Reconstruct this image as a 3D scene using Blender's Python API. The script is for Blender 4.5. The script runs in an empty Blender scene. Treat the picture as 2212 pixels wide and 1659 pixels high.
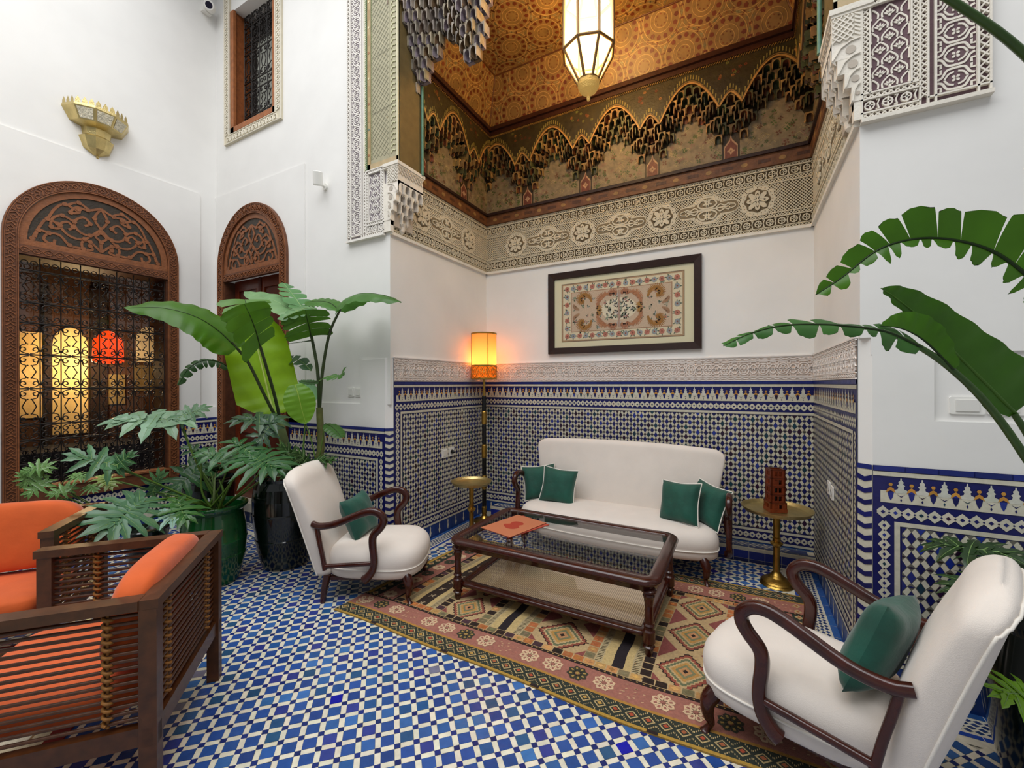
import bpy, bmesh, math, random
from mathutils import Vector, Matrix, noise
RND = random.Random(7)
SC = bpy.context.scene
COL = SC.collection
PI = math.pi
V = Vector

# ------------------------------------------------------------------ colour / materials
def lin(c):
    if isinstance(c, str):
        c = c.lstrip('#'); c = [int(c[i:i+2], 16)/255 for i in (0, 2, 4)]
        return tuple((x/12.92 if x <= .04045 else ((x+.055)/1.055)**2.4) for x in c)
    return tuple(c)
def vary(c, a=.1, r=RND):
    c = lin(c); k = 1+r.uniform(-a, a)
    return tuple(max(0, x*k*(1+r.uniform(-a, a)*.3)) for x in c)
MATS = {}
def mat(name, color=None, rough=.5, metal=0, bump=0, bscale=60, nvar=0, nscale=8, coat=0, trans=0, sss=0, emit=None, estr=0, ior=1.45, sheen=0, spec=.5, transl=0, alpha=1, detail=4, see=0):
    """procedural principled material; color None -> per-face colour attribute 'Col'"""
    if name in MATS: return MATS[name]
    m = bpy.data.materials.new(name); m.use_nodes = True
    nt = m.node_tree; N = nt.nodes; L = nt.links
    p = N['Principled BSDF']; out = N['Material Output']
    tc = N.new('ShaderNodeTexCoord')
    if color is None:
        a = N.new('ShaderNodeAttribute'); a.attribute_name = 'Col'; src = a.outputs['Color']
    else:
        a = N.new('ShaderNodeRGB'); a.outputs[0].default_value = (*lin(color), 1); src = a.outputs[0]
    if nvar:
        nz = N.new('ShaderNodeTexNoise'); nz.inputs['Scale'].default_value = nscale; nz.inputs['Detail'].default_value = detail
        L.new(tc.outputs['Object'], nz.inputs['Vector'])
        mr = N.new('ShaderNodeMapRange'); mr.inputs[1].default_value = .3; mr.inputs[2].default_value = .7
        mr.inputs[3].default_value = 1-nvar; mr.inputs[4].default_value = 1+nvar
        L.new(nz.outputs['Fac'], mr.inputs[0])
        mx = N.new('ShaderNodeVectorMath'); mx.operation = 'SCALE'
        L.new(src, mx.inputs[0]); L.new(mr.outputs[0], mx.inputs['Scale']); src = mx.outputs[0]
    L.new(src, p.inputs['Base Color'])
    p.inputs['Roughness'].default_value = rough; p.inputs['Metallic'].default_value = metal
    p.inputs['Coat Weight'].default_value = coat; p.inputs['Coat Roughness'].default_value = .08
    p.inputs['Transmission Weight'].default_value = trans; p.inputs['IOR'].default_value = ior
    p.inputs['Sheen Weight'].default_value = sheen; p.inputs['Specular IOR Level'].default_value = spec
    if sss:
        p.inputs['Subsurface Weight'].default_value = sss; p.inputs['Subsurface Scale'].default_value = .02
    if emit is not None:
        p.inputs['Emission Color'].default_value = (*lin(emit), 1); p.inputs['Emission Strength'].default_value = estr
    if bump:
        nb = N.new('ShaderNodeTexNoise'); nb.inputs['Scale'].default_value = bscale; nb.inputs['Detail'].default_value = 5
        L.new(tc.outputs['Object'], nb.inputs['Vector'])
        b = N.new('ShaderNodeBump'); b.inputs['Strength'].default_value = bump; b.inputs['Distance'].default_value = .01
        L.new(nb.outputs['Fac'], b.inputs['Height']); L.new(b.outputs[0], p.inputs['Normal'])
    if transl:
        t = N.new('ShaderNodeBsdfTranslucent'); L.new(src, t.inputs['Color'])
        ms = N.new('ShaderNodeMixShader'); ms.inputs[0].default_value = transl
        L.new(p.outputs[0], ms.inputs[1]); L.new(t.outputs[0], ms.inputs[2]); L.new(ms.outputs[0], out.inputs['Surface'])
    if see:
        t = N.new('ShaderNodeBsdfTransparent'); t.inputs[0].default_value = (1, .85, .6, 1); ms = N.new('ShaderNodeMixShader'); ms.inputs[0].default_value = see
        L.new(p.outputs[0], ms.inputs[1]); L.new(t.outputs[0], ms.inputs[2]); L.new(ms.outputs[0], out.inputs['Surface'])
    MATS[name] = m
    return m
def glass(name, tint='#ffffff', rough=0, ior=1.45):
    if name in MATS: return MATS[name]
    m = bpy.data.materials.new(name); m.use_nodes = True; nt = m.node_tree; N = nt.nodes; L = nt.links
    N.remove(N['Principled BSDF']); out = N['Material Output']
    tr = N.new('ShaderNodeBsdfTransparent'); tr.inputs[0].default_value = (*lin(tint), 1)
    gl = N.new('ShaderNodeBsdfGlossy'); gl.inputs['Roughness'].default_value = rough
    fr = N.new('ShaderNodeFresnel'); ge = N.new('ShaderNodeNewGeometry'); mr = N.new('ShaderNodeMapRange'); mr.inputs[3].default_value = ior; mr.inputs[4].default_value = 1/ior; L.new(ge.outputs['Backfacing'], mr.inputs[0]); L.new(mr.outputs[0], fr.inputs[0])
    mx = N.new('ShaderNodeMixShader'); L.new(fr.outputs[0], mx.inputs[0]); L.new(tr.outputs[0], mx.inputs[1]); L.new(gl.outputs[0], mx.inputs[2])
    L.new(mx.outputs[0], out.inputs['Surface']); MATS[name] = m
    return m

# ------------------------------------------------------------------ geometry accumulator
class G:
    def __init__(s): s.v = []; s.f = []; s.c = []; s.s = []; s.m = []
    def add(s, vs, fs, col=(.8, .8, .8), smooth=False, mi=0):
        b = len(s.v); s.v.extend([tuple(p) for p in vs]); col = lin(col)
        for f in fs:
            s.f.append([b+i for i in f]); s.c.append(col); s.s.append(smooth); s.m.append(mi)
        return s
    def build(s, name, mats, parent=None):
        me = bpy.data.meshes.new(name); me.from_pydata(s.v, [], s.f)
        if not isinstance(mats, (list, tuple)): mats = [mats]
        for m in mats: me.materials.append(m)
        me.polygons.foreach_set('use_smooth', s.s); me.polygons.foreach_set('material_index', s.m)
        at = me.color_attributes.new('Col', 'FLOAT_COLOR', 'CORNER'); d = []
        for f, c in zip(s.f, s.c): d.extend((c[0], c[1], c[2], 1.0)*len(f))
        at.data.foreach_set('color', d)
        me.update()
        o = bpy.data.objects.new(name, me); COL.objects.link(o)
        if parent: o.parent = parent
        return o
    # ---- shapes
    def box(s, a, b, col=(.8, .8, .8), M=None, mi=0):
        x0, y0, z0 = a; x1, y1, z1 = b
        P = [V((x, y, z)) for z in (z0, z1) for y in (y0, y1) for x in (x0, x1)]
        if M: P = [M@p for p in P]
        return s.add(P, [(0, 2, 3, 1), (4, 5, 7, 6), (0, 1, 5, 4), (2, 6, 7, 3), (0, 4, 6, 2), (1, 3, 7, 5)], col, False, mi)
    def beam(s, p, q, w, h, col=(.8, .8, .8), up=(0, 0, 1), mi=0):
        p = V(p); q = V(q); d = (q-p).normalized(); x = d.cross(V(up)).normalized(); u = x.cross(d)
        P = [e+x*a*w/2+u*b*h/2 for e in (p, q) for b in (-1, 1) for a in (-1, 1)]
        return s.add(P, [(0, 2, 3, 1), (4, 5, 7, 6), (0, 1, 5, 4), (2, 6, 7, 3), (0, 4, 6, 2), (1, 3, 7, 5)], col, False, mi)
    def tube(s, pts, r, n=10, col=(.8, .8, .8), up=None, cap=True, closed=False, asp=1.0, sq=1.0, smooth=True, mi=0):
        """swept (super-)elliptic section; r number or list; asp = side/up ratio; sq<1 squarer"""
        pts = [V(p) for p in pts]; k = len(pts)
        R = r if isinstance(r, (list, tuple)) else [r]*k
        A = asp if isinstance(asp, (list, tuple)) else [asp]*k
        T = []
        for i in range(k):
            a = pts[(i-1) % k] if (closed or i > 0) else pts[i]; b = pts[(i+1) % k] if (closed or i < k-1) else pts[i]
            t = (b-a); T.append(t.normalized() if t.length > 1e-9 else V((0, 0, 1)))
        if up is None:
            u0 = V((0, 0, 1)) if abs(T[0].z) < .9 else V((1, 0, 0))
        else: u0 = V(up)
        vs = []; u = (u0-T[0]*u0.dot(T[0])).normalized()
        for i in range(k):
            if up is not None:
                w = u0-T[i]*u0.dot(T[i]); u = w.normalized() if w.length > 1e-4 else u
            else: u = (u-T[i]*u.dot(T[i])).normalized()
            x = T[i].cross(u)
            for j in range(n):
                a = 2*PI*(j+.5)/n; c = math.cos(a); d = math.sin(a)
                c = math.copysign(abs(c)**sq, c); d = math.copysign(abs(d)**sq, d)
                vs.append(pts[i]+x*c*R[i]*A[i]+u*d*R[i])
        fs = []
        for i in range(k if closed else k-1):
            i2 = (i+1) % k
            for j in range(n): fs.append((i*n+j, i*n+(j+1) % n, i2*n+(j+1) % n, i2*n+j))
        s.add(vs, fs, col, smooth, mi)
        if cap and not closed:
            s.add(vs[:n], [tuple(range(n-1, -1, -1))], col, False, mi); s.add(vs[-n:], [tuple(range(n))], col, False, mi)
        return s
    def lathe(s, prof, c=(0, 0, 0), n=24, col=(.8, .8, .8), M=None, mi=0, smooth=True, cols=None):
        vs = []; k = len(prof); c = V(c)
        for r, z in prof:
            for j in range(n):
                a = 2*PI*j/n; p = V((r*math.cos(a), r*math.sin(a), z)); vs.append((M@p if M else p)+c)
        for i in range(k-1):
            b = i*n
            fs = [(j, (j+1) % n, n+(j+1) % n, n+j) for j in range(n)]
            s.add(vs[b:b+2*n], fs, cols[i] if cols else col, smooth, mi)
        if prof[0][0] > 1e-4: s.add(vs[:n], [tuple(range(n-1, -1, -1))], col, False, mi)
        if prof[-1][0] > 1e-4: s.add(vs[-n:], [tuple(range(n))], col, False, mi)
        return s
    def ball(s, c, r, n=10, col=(.8, .8, .8), sc=(1, 1, 1), M=None, mi=0):
        c = V(c); vs = []; fs = []; m = max(4, n//2)
        for i in range(m+1):
            t = PI*i/m
            for j in range(n):
                a = 2*PI*j/n; p = V((r*sc[0]*math.sin(t)*math.cos(a), r*sc[1]*math.sin(t)*math.sin(a), r*sc[2]*math.cos(t)))
                vs.append((M@p if M else p)+c)
        for i in range(m):
            for j in range(n): fs.append((i*n+j, (i+1)*n+j, (i+1)*n+(j+1) % n, i*n+(j+1) % n))
        return s.add(vs, fs, col, True, mi)
    def grid(s, fn, nu, nv, col=(.8, .8, .8), smooth=True, mi=0, flip=False):
        vs = [fn(i/nu, j/nv) for j in range(nv+1) for i in range(nu+1)]; w = nu+1
        fs = []
        for j in range(nv):
            for i in range(nu):
                f = (j*w+i, j*w+i+1, (j+1)*w+i+1, (j+1)*w+i); fs.append(f[::-1] if flip else f)
        return s.add(vs, fs, col, smooth, mi)

class Fr:
    """flat drawing frame on a real surface: origin, u axis, v axis, outward normal"""
    def __init__(s, o, u, v, n=None):
        s.o = V(o); s.u = V(u); s.v = V(v); s.n = V(n) if n is not None else s.u.cross(s.v).normalized()
    def p(s, x, y, h=0): return s.o+s.u*x+s.v*y+s.n*h
    def sub(s, x, y, a=0, k=1):
        c, d = math.cos(a), math.sin(a)
        return Fr(s.p(x, y), (s.u*c+s.v*d)*k, (s.v*c-s.u*d)*k, s.n)
def poly(g, F, pts, h, col, side=0, mi=0):
    """flat tile of outline pts standing h proud; side = depth of its edges (real relief)"""
    n = len(pts); top = [F.p(x, y, h) for x, y in pts]
    fl = F.u.cross(F.v).dot(F.n) > 0
    ar = sum(pts[i][0]*pts[(i+1) % n][1]-pts[(i+1) % n][0]*pts[i][1] for i in range(n))
    idx = tuple(range(n)) if (ar > 0) == fl else tuple(range(n-1, -1, -1))
    g.add(top, [idx], col, False, mi)
    if side:
        bot = [F.p(x, y, h-side) for x, y in pts]
        g.add(top+bot, [(i, (i+1) % n, n+(i+1) % n, n+i) for i in range(n)], col, False, mi)
def rect(g, F, x0, y0, x1, y1, h, col, side=0, mi=0):
    poly(g, F, [(x0, y0), (x1, y0), (x1, y1), (x0, y1)], h, col, side, mi)
def disc(g, F, x, y, r, h, col, n=10, side=0, sx=1, a0=0, mi=0):
    poly(g, F, [(x+r*sx*math.cos(a0+2*PI*i/n), y+r*math.sin(a0+2*PI*i/n)) for i in range(n)], h, col, side, mi)
def stroke(g, F, pts, w, h, col, side=0, closed=False, mi=0):
    k = len(pts); L = []; R = []
    for i in range(k):
        a = pts[(i-1) % k] if (closed or i > 0) else pts[i]; b = pts[(i+1) % k] if (closed or i < k-1) else pts[i]
        dx, dy = b[0]-a[0], b[1]-a[1]; l = math.hypot(dx, dy) or 1; nx, ny = -dy/l*w/2, dx/l*w/2
        L.append((pts[i][0]+nx, pts[i][1]+ny)); R.append((pts[i][0]-nx, pts[i][1]-ny))
    for i in range(k if closed else k-1):
        j = (i+1) % k
        vs = [F.p(*q, h) for q in (R[i], R[j], L[j], L[i])]
        fl = F.u.cross(F.v).dot(F.n) > 0
        g.add(vs, [(0, 1, 2, 3) if fl else (3, 2, 1, 0)], col, False, mi)
        if side:
            b = [F.p(*q, h-side) for q in (R[i], R[j], L[j], L[i])]
            g.add(vs+b, [(1, 0, 4, 5), (3, 2, 6, 7)], col, False, mi)
def arc(cx, cy, r, a0, a1, n=8, ry=None):
    ry = ry or r
    return [(cx+r*math.cos(math.radians(a0+(a1-a0)*i/n)), cy+ry*math.sin(math.radians(a0+(a1-a0)*i/n))) for i in range(n+1)]
def circ(cx, cy, r, n=16, ry=None): return arc(cx, cy, r, 0, 360, n, ry)[:-1]
def prism(g, F, pts, h0, h1, col, mi=0):
    poly(g, F, pts, h1, col, h1-h0, mi)
    n = len(pts); bot = [F.p(x, y, h0) for x, y in pts]
    g.add(bot, [tuple(range(n-1, -1, -1))], col, False, mi)

def bez(P, n=12):
    """Catmull-Rom through points"""
    P = [V(p) for p in P]; Q = [P[0]*2-P[1]]+P+[P[-1]*2-P[-2]]; out = []
    for i in range(1, len(Q)-2):
        for k in range(n):
            t = k/n; a, b, c, d = Q[i-1], Q[i], Q[i+1], Q[i+2]
            out.append(.5*((2*b)+(c-a)*t+(2*a-5*b+4*c-d)*t*t+(3*b-a-3*c+d)*t**3))
    out.append(P[-1]); return out
def bez2(P, n=6): return [(p.x, p.y) for p in bez([(x, y, 0) for x, y in P], n)]

# ------------------------------------------------------------------ objects
def tag(o, label=None, cat=None, group=None, kind=None):
    if label: o['label'] = label
    if cat: o['category'] = cat
    if group: o['group'] = group
    if kind: o['kind'] = kind
    return o
def thing(name, label, cat, loc=(0, 0, 0), rz=0, group=None):
    o = bpy.data.objects.new(name, None); o.empty_display_size = .1; COL.objects.link(o)
    o.location = loc; o.rotation_euler = (0, 0, rz)
    return tag(o, label, cat, group)
def struct(g, name, m, parent=None, label=None, cat=None):
    o = g.build(name, m, parent)
    if not parent: o['kind'] = 'structure'
    if label: o['label'] = label
    if cat and not parent: o['category'] = cat
    return o
def copy_tree(o, parent=None):
    c = o.copy(); COL.objects.link(c)
    if parent: c.parent = parent
    for ch in list(o.children): copy_tree(ch, c)
    return c

# ------------------------------------------------------------------ room constants (metres; camera stands at x=0,y=0,z=1.6)
XL, Xl, Xr, Yf, Yb = -5.757, -2.838, .546, 2.86, 4.514
F_, YAW = 912., .5008

def light(name, typ, loc, energy, color=(1, 1, 1), size=.1, rot=None, size_y=None):
    l = bpy.data.lights.new(name, typ); l.energy = energy; l.color = color
    if typ == 'AREA':
        l.size = size
        if size_y: l.shape = 'RECTANGLE'; l.size_y = size_y
    elif typ in ('POINT', 'SPOT'): l.shadow_soft_size = size
    o = bpy.data.objects.new(name, l); COL.objects.link(o); o.location = loc
    if rot: o.rotation_euler = rot
    return o
M_PLASTER = mat('white_lime_plaster', '#e9e7e3', rough=.75, bump=.12, bscale=7, nvar=.03, nscale=2.5)
M_TILE = mat('glazed_zellige', None, rough=.22, nvar=.10, nscale=26, bump=.25, bscale=22, spec=.5)
M_TILEW = mat('glazed_wall_zellige', None, rough=.3, nvar=.08, nscale=40, bump=.2, bscale=30)
M_STUCCO = mat('carved_stucco', None, rough=.85, nvar=.06, nscale=14, bump=.2, bscale=90)
M_PWOOD = mat('painted_carved_wood', None, rough=.5, nvar=.28, nscale=16, bump=.3, bscale=40, detail=8)
M_CEIL = mat('gilded_painted_ceiling', None, rough=.45, nvar=.2, nscale=7, detail=8, bump=.2, bscale=30)
M_CEDAR = mat('carved_cedar', None, rough=.5, nvar=.22, nscale=18, bump=.3, bscale=50, detail=8)
M_IRON = mat('black_wrought_iron', '#262220', rough=.38, metal=.35, bump=.2, bscale=60)
M_MAHOG = mat('polished_mahogany', '#3a1208', rough=.24, nvar=.3, nscale=20, coat=.35)
M_LINEN = mat('cream_linen', '#e6dcd2', rough=.9, bump=.25, bscale=420, nvar=.03, nscale=6, sheen=.15)
M_PIPE = mat('cream_piping', '#efe8dd', rough=.85, bump=.3, bscale=500)
M_VELVET = mat('green_velvet', '#0b4a3b', rough=.7, nvar=.25, nscale=9, sheen=.25, bump=.25, bscale=30)
M_BRASS = mat('aged_brass', '#b58f45', rough=.3, metal=1, nvar=.2, nscale=14, bump=.15, bscale=30)
M_BRASSP = mat('pale_brass', '#c9b57c', rough=.32, metal=.9, nvar=.15, nscale=14, bump=.3, bscale=120)
M_BLACK = mat('black_enamel', '#0c0a0a', rough=.25)
M_GLASS = glass('clear_glass', '#ffffff')
M_ORANGE = mat('orange_canvas', '#d05a1e', rough=.8, nvar=.08, nscale=7, bump=.3, bscale=14, sheen=.2)
M_TEAK = mat('dark_stained_teak', '#4a2810', rough=.4, nvar=.3, nscale=22, coat=.08)
M_CORD = mat('tan_rattan_cord', '#8a5a22', rough=.6, nvar=.25, nscale=60)
M_GPOT = mat('green_glazed_ceramic', '#0a4a1e', rough=.12, nvar=.35, nscale=7, coat=.6)
M_DPOT = mat('black_green_glazed_ceramic', '#07120c', rough=.13, nvar=.5, nscale=6, coat=.6)
M_SOIL = mat('potting_soil', '#24170e', rough=.95, bump=.8, bscale=60, nvar=.4, nscale=40)
M_LEAF = mat('banana_leaf', None, rough=.38, transl=.35, nvar=.12, nscale=9)
M_LEAFD = mat('lobed_leaf', None, rough=.3, transl=.15, nvar=.15, nscale=14)
M_STEM = mat('green_stem', '#4d6a23', rough=.45, nvar=.25, nscale=20)
M_PLASTIC = mat('white_plastic', '#eeece6', rough=.35)
M_MARBLE = mat('cream_marble', '#d9cfbb', rough=.3, nvar=.06, nscale=8)
M_RUG = mat('woven_wool', None, rough=.95, bump=.5, bscale=260, nvar=.14, nscale=70)
M_PAPER = mat('printed_paper', None, rough=.6)
M_EMB = mat('embroidered_cloth', None, rough=.8, nvar=.12, nscale=120, bump=.2, bscale=300)
WHT, NAVY, BLUE, TEAL, YEL, PLUM = '#cdc8b4', '#14185a', '#1c3c8a', '#123a4c', '#c08a3a', '#2a1030'
# ================================================================== ROOM
def tcol(r=RND):
    return vary(r.choice([NAVY]*7+['#1a2470', TEAL, PLUM, '#1d2f86']), .25, r)
def clampp(P, x0, y0, x1, y1): return [(min(max(x, x0), x1), min(max(y, y0), y1)) for x, y in P]
def chain(g, F, x0, x1, y0, y1, vert=False):
    """band of white hexagons with a dark diamond in each on navy"""
    if vert: F = Fr(F.p(0, 0), F.v, F.u, F.n); x0, x1, y0, y1 = y0, y1, x0, x1
    n = max(1, round((x1-x0)/.05)); p = (x1-x0)/n; H = y1-y0; yc = (y0+y1)/2
    for i in range(n):
        cx = x0+p*(i+.5); w = p*.49; hh = H*.43
        poly(g, F, [(cx-w, yc-.12*H), (cx, yc-hh), (cx+w, yc-.12*H), (cx+w, yc+.12*H), (cx, yc+hh), (cx-w, yc+.12*H)], .0065, vary(WHT, .08))
        poly(g, F, [(cx-p*.2, yc), (cx, yc-H*.13), (cx+p*.2, yc), (cx, yc+H*.13)], .0075, tcol())
        d = p*.1; poly(g, F, [(cx+p/2-d, yc), (cx+p/2, yc-d), (cx+p/2+d, yc), (cx+p/2, yc+d)], .0075, tcol())
def motif(g, F, x0, x1, y0, y1):
    n = max(1, round((x1-x0)/.081)); p = (x1-x0)/n; H = y1-y0
    rect(g, F, x0, y0, x1, y0+.47*H, .006, WHT)
    for i in range(n+1):
        cx = x0+p*i
        if 0 < i <= n or i == 0:
            prof = [(.34, .40), (.30, .52), (.16, .56), (.13, .64), (.2, .70), (.1, .76), (.13, .84), (.04, .9), (.03, .99)]
            P = [(cx+a*p, y0+b*H) for a, b in prof]+[(cx-a*p, y0+b*H) for a, b in reversed(prof)]
            if 0 < i < n: poly(g, F, P, .0066, vary('#c9c8bb', .08))
        if i < n:
            mx = cx+p/2
            rect(g, F, cx+p*.35, y0+.4*H, cx+p*.65, y0+.5*H, .0067, tcol())
            poly(g, F, [(mx, y0+.1*H), (mx+.1*p, y0+.22*H), (mx+.16*p, y0+.42*H), (mx-.16*p, y0+.42*H), (mx-.1*p, y0+.22*H)], .007, tcol())
            poly(g, F, [(mx+.24*p, y0+.40*H), (mx+.16*p, y0+.56*H), (mx, y0+.64*H), (mx-.16*p, y0+.56*H), (mx-.24*p, y0+.40*H), (mx, y0+.5*H)], .0075, vary(YEL, .15))
            disc(g, F, mx, y0+.73*H, .085*p+.002, .0075, vary(YEL, .15), 6)
            if i > 0:
                poly(g, F, [(cx-.2*p, y0+.36*H), (cx, y0+.28*H), (cx+.2*p, y0+.36*H), (cx, y0+.24*H)], .0075, tcol())
                poly(g, F, [(cx-.05*p, y0+.14*H), (cx, y0+.07*H), (cx+.05*p, y0+.14*H), (cx, y0+.2*H)], .0075, tcol())
def field(g, F, x0, x1, y0, y1):
    nx = max(1, round((x1-x0)/.072)); px = (x1-x0)/nx; ny = max(1, round((y1-y0)/.093)); py = (y1-y0)/ny
    rect(g, F, x0, y0, x1, y1, .0058, '#6a675e')
    a, b = px*.235, py*.30; la, lb = px*.21, py*.055
    for j in range(-1, 2*ny+1):
        for i in range(-1, nx+2):
            cx = x0+px*(i+(.5 if j % 2 else 0)); cy = y0+py*j/2
            if -1e-6+x0-px*.6 > cx or cx > x1+px*.6: continue
            if x0-1e-6 < cx+a and cx-a < x1 and j >= 0: poly(g, F, clampp([(cx-a, cy), (cx, cy-b), (cx+a, cy), (cx, cy+b)], x0, y0, x1, y1), .0075, tcol())
            # lens between vertical neighbours
            ly = cy+py/2
            if y0 < ly < y1 and x0 <= cx+1e-6 and cx <= x1+1e-6: poly(g, F, clampp([(cx-la, ly), (cx, ly-lb), (cx+la, ly), (cx, ly+lb)], x0, y0, x1, y1), .0077, vary(r_lens(), .3))
            # white bars: rhombus edge to next diagonal rhombus
            for sx in (1, -1):
                for sy in (1,):
                    P = [(cx+sx*(a+.0015), cy+sy*.0008), (cx+sx*.0012, cy+sy*(b+.001)), (cx+sx*(la-.001), cy+sy*(py/2-.0012)), (cx+sx*(px/2-.0015), cy+sy*(py/2-b-.0008))]
                    P = clampp(P, x0, y0, x1, y1)
                    if abs(sum(P[k][0]*P[(k+1) % 4][1]-P[(k+1) % 4][0]*P[k][1] for k in range(4))) > 1e-5:
                        poly(g, F, P, .0068, vary(WHT, .07))
def r_lens(): return RND.choice([PLUM, '#241a3a', '#2b2118', NAVY])
def dado(g, F, w, top, left=True, right=True, base=True, zb=0.0):
    """full tiled dado, u from 0 to w"""
    rect(g, F, 0, zb, w, top, .004, NAVY)
    y = top-.028; n = max(1, round(w/.13))
    for i in range(n): rect(g, F, w*i/n+.001, y+.002, w*(i+1)/n-.001, top, .009, vary('#1a2770', .2))
    rect(g, F, 0, y-.024, w, y-.002, .0068, vary(WHT, .03)); y -= .026
    L = .03 if left else 0; R = .03 if right else 0
    motif(g, F, L, w-R, y-.135, y-.004); y -= .14
    chain(g, F, L*.5, w-R*.5, y-.082, y-.008); y -= .09
    fx0, fx1 = (.085 if left else 0), (w-.085 if right else w)
    yb = zb+(.235 if base else .235)
    if left: chain(g, F, .015, .075, yb, y, True); rect(g, F, .085, yb-.02, .107, y, .0068, WHT); fx0 = .115
    if right: chain(g, F, w-.075, w-.015, yb, y, True); rect(g, F, w-.107, yb-.02, w-.085, y, .0068, WHT); fx1 = w-.115
    rect(g, F, fx0-.02 if left else 0, y-.022, fx1+.02 if right else w, y, .0069, WHT); y -= .026
    field(g, F, fx0, fx1, yb+.03, y)
    rect(g, F, fx0-.02 if left else 0, yb, fx1+.02 if right else w, yb+.022, .0069, WHT)
    chain(g, F, 0, w, yb-.075, yb-.006)
    rect(g, F, 0, yb-.1, w, yb-.08, .0069, WHT)
    if base:
        rect(g, F, 0, zb, w, yb-.103, .006, '#16306e'); n = max(1, round(w/.15)); H = yb-.103-zb
        for i in range(n):
            cx = w*(i+.5)/n; rect(g, F, w*i/n+.002, zb, w*(i+1)/n-.002, zb+H, .007, vary('#173675', .2))
            P = [(.0, .12), (.008, .25), (.016, .42), (.008, .58), (.007, .7), (.010, .76), (.003, .95)]
            poly(g, F, [(cx+a, zb+b*H) for a, b in P]+[(cx-a, zb+b*H) for a, b in reversed(P)], .0085, WHT)
def chev(g, F, w, z0, z1):
    rect(g, F, 0, z0, w, z1, .004, WHT); n = round((z1-z0-.03)/.062); p = (z1-z0-.03)/n
    rect(g, F, 0, z1-.025, w, z1, .007, '#1a2770')
    for i in range(n):
        y = z0+p*(i+.2)
        poly(g, F, [(0, y), (w*.5, y-.012), (w, y), (w, y+.028), (w*.5, y+.013), (0, y+.028)], .007, vary(NAVY, .3))

# ---- floor
g = G(); FF = Fr((0, 0, 0), (1, 0, 0), (0, 1, 0))
g.box((XL-.3, -3.2, -.12), (4.2, Yf, -.004), '#b9b4a4'); g.box((Xl, Yf, -.12), (Xr, Yb+.02, -.004), '#b9b4a4')
P_ = .0832; A0 = V((-1.517, 1.449)); d1 = V((1, 1)).normalized(); d2 = V((-1, 1)).normalized()
def infloor(x, y, m=.0):
    bw = .25
    if Yf-bw < y:
        if not (Xl+bw+m < x < Xr-bw-m): return False
        return y < Yb-.2
    return XL+bw < x < 3.4
FRND = random.Random(3)
def cell(cx, cy, s, t, col, h):
    ax = d1*s; ay = d2*t; c = V((cx, cy))
    j = lambda: FRND.uniform(-.0012, .0012)
    P = [c-ax-ay, c+ax-ay, c+ax+ay, c-ax+ay]
    poly(g, FF, [(p.x+j(), p.y+j()) for p in P], h, col)
for i in range(-75, 75):
    for k in range(-75, 75):
        c = A0+d1*(i*P_)+d2*(k*P_)
        if not (XL < c.x < 3.4 and -.5 < c.y < Yb): continue
        if c.y < .15 and c.x > -.9: continue
        h = 0.0
        if infloor(c.x, c.y): cell(c.x, c.y, .0125, .0125, vary('#1b2a6c', .25, FRND), .0006)
        b = c+(d1+d2)*(P_/2)
        if infloor(b.x, b.y):
            col = FRND.choice(['#2a4c90']*5+['#2e559c', '#274488', '#2a5690', '#3560a0', '#2a5078', '#333e88', '#3a68a6'])
            if FRND.random() < .006: col = '#0b12a0'
            if FRND.random() < .006: col = '#7a7890'
            cell(b.x, b.y, .0285, .0285, vary(col, .16, FRND), .0006)
        for dd, ee in ((d1, d2), (d2, d1)):
            q = c+dd*(P_/2)
            if infloor(q.x, q.y):
                s, t = (.0282, .0122) if dd is d1 else (.0122, .0282)
                cell(q.x, q.y, s, t, vary('#dcd6c2', .07, FRND), .0004)
def border(F, w, a=0, b=0):
    """floor border running along a wall: u along the wall, v away from it"""
    n = round(w/.15)
    rect(g, F, 0, 0, w, .25, .0002, '#d6d0bd')
    for i in range(n): rect(g, F, w*i/n+.0015, .0, w*(i+1)/n-.0015, .046, .0012, vary('#2f5796', .15))
    n = round(w/.038); p = w/n
    for i in range(n):
        for r in range(4):
            cx = p*(i+(.5 if r % 2 else 0)); cy = .056+.026*(r+.5)
            if cx-p*.48 >= -.3 and cx+p*.48 <= w+.01: poly(g, F, [(cx-p*.46, cy), (cx, cy-.0125), (cx+p*.46, cy), (cx, cy+.0125)], .0012, vary('#2a3d6e', .25))
    n = round(w/.2)
    for i in range(n): rect(g, F, w*i/n+.0015, .172, w*(i+1)/n-.0015, .2, .0014, vary('#2747a0', .15))
border(Fr((Xl, Yf-.0, 0), (0, 1, 0), (1, 0, 0), (0, 0, 1)), Yb-Yf-.18)
border(Fr((Xr, Yf, 0), (0, 1, 0), (-1, 0, 0), (0, 0, 1)), Yb-Yf-.18)
border(Fr((XL, Yf, 0), (1, 0, 0), (0, -1, 0), (0, 0, 1)), Xl-XL)
border(Fr((Xr, Yf, 0), (1, 0, 0), (0, -1, 0), (0, 0, 1)), 2.6)
border(Fr((XL, -.5, 0), (0, 1, 0), (1, 0, 0), (0, 0, 1)), Yf+.5)
for x0_, x1_ in ((Xl-.01, Xl+.25), (Xr-.25, Xr+.01)):
    rect(g, FF, x0_, Yf-.25, x1_, Yf, .0002, '#d6d0bd'); c = 'x'
    for i in range(6):
        for k in range(9):
            cx = x0_+.03+.04*i; cy = Yf-.235+.026*k
            if k % 2: cx += .02
            if cx < x1_-.015: poly(g, FF, [(cx-.018, cy), (cx, cy-.0125), (cx+.018, cy), (cx, cy+.0125)], .0012, vary('#2a3d6e', .25))
struct(g, 'floor', M_TILE)

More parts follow.
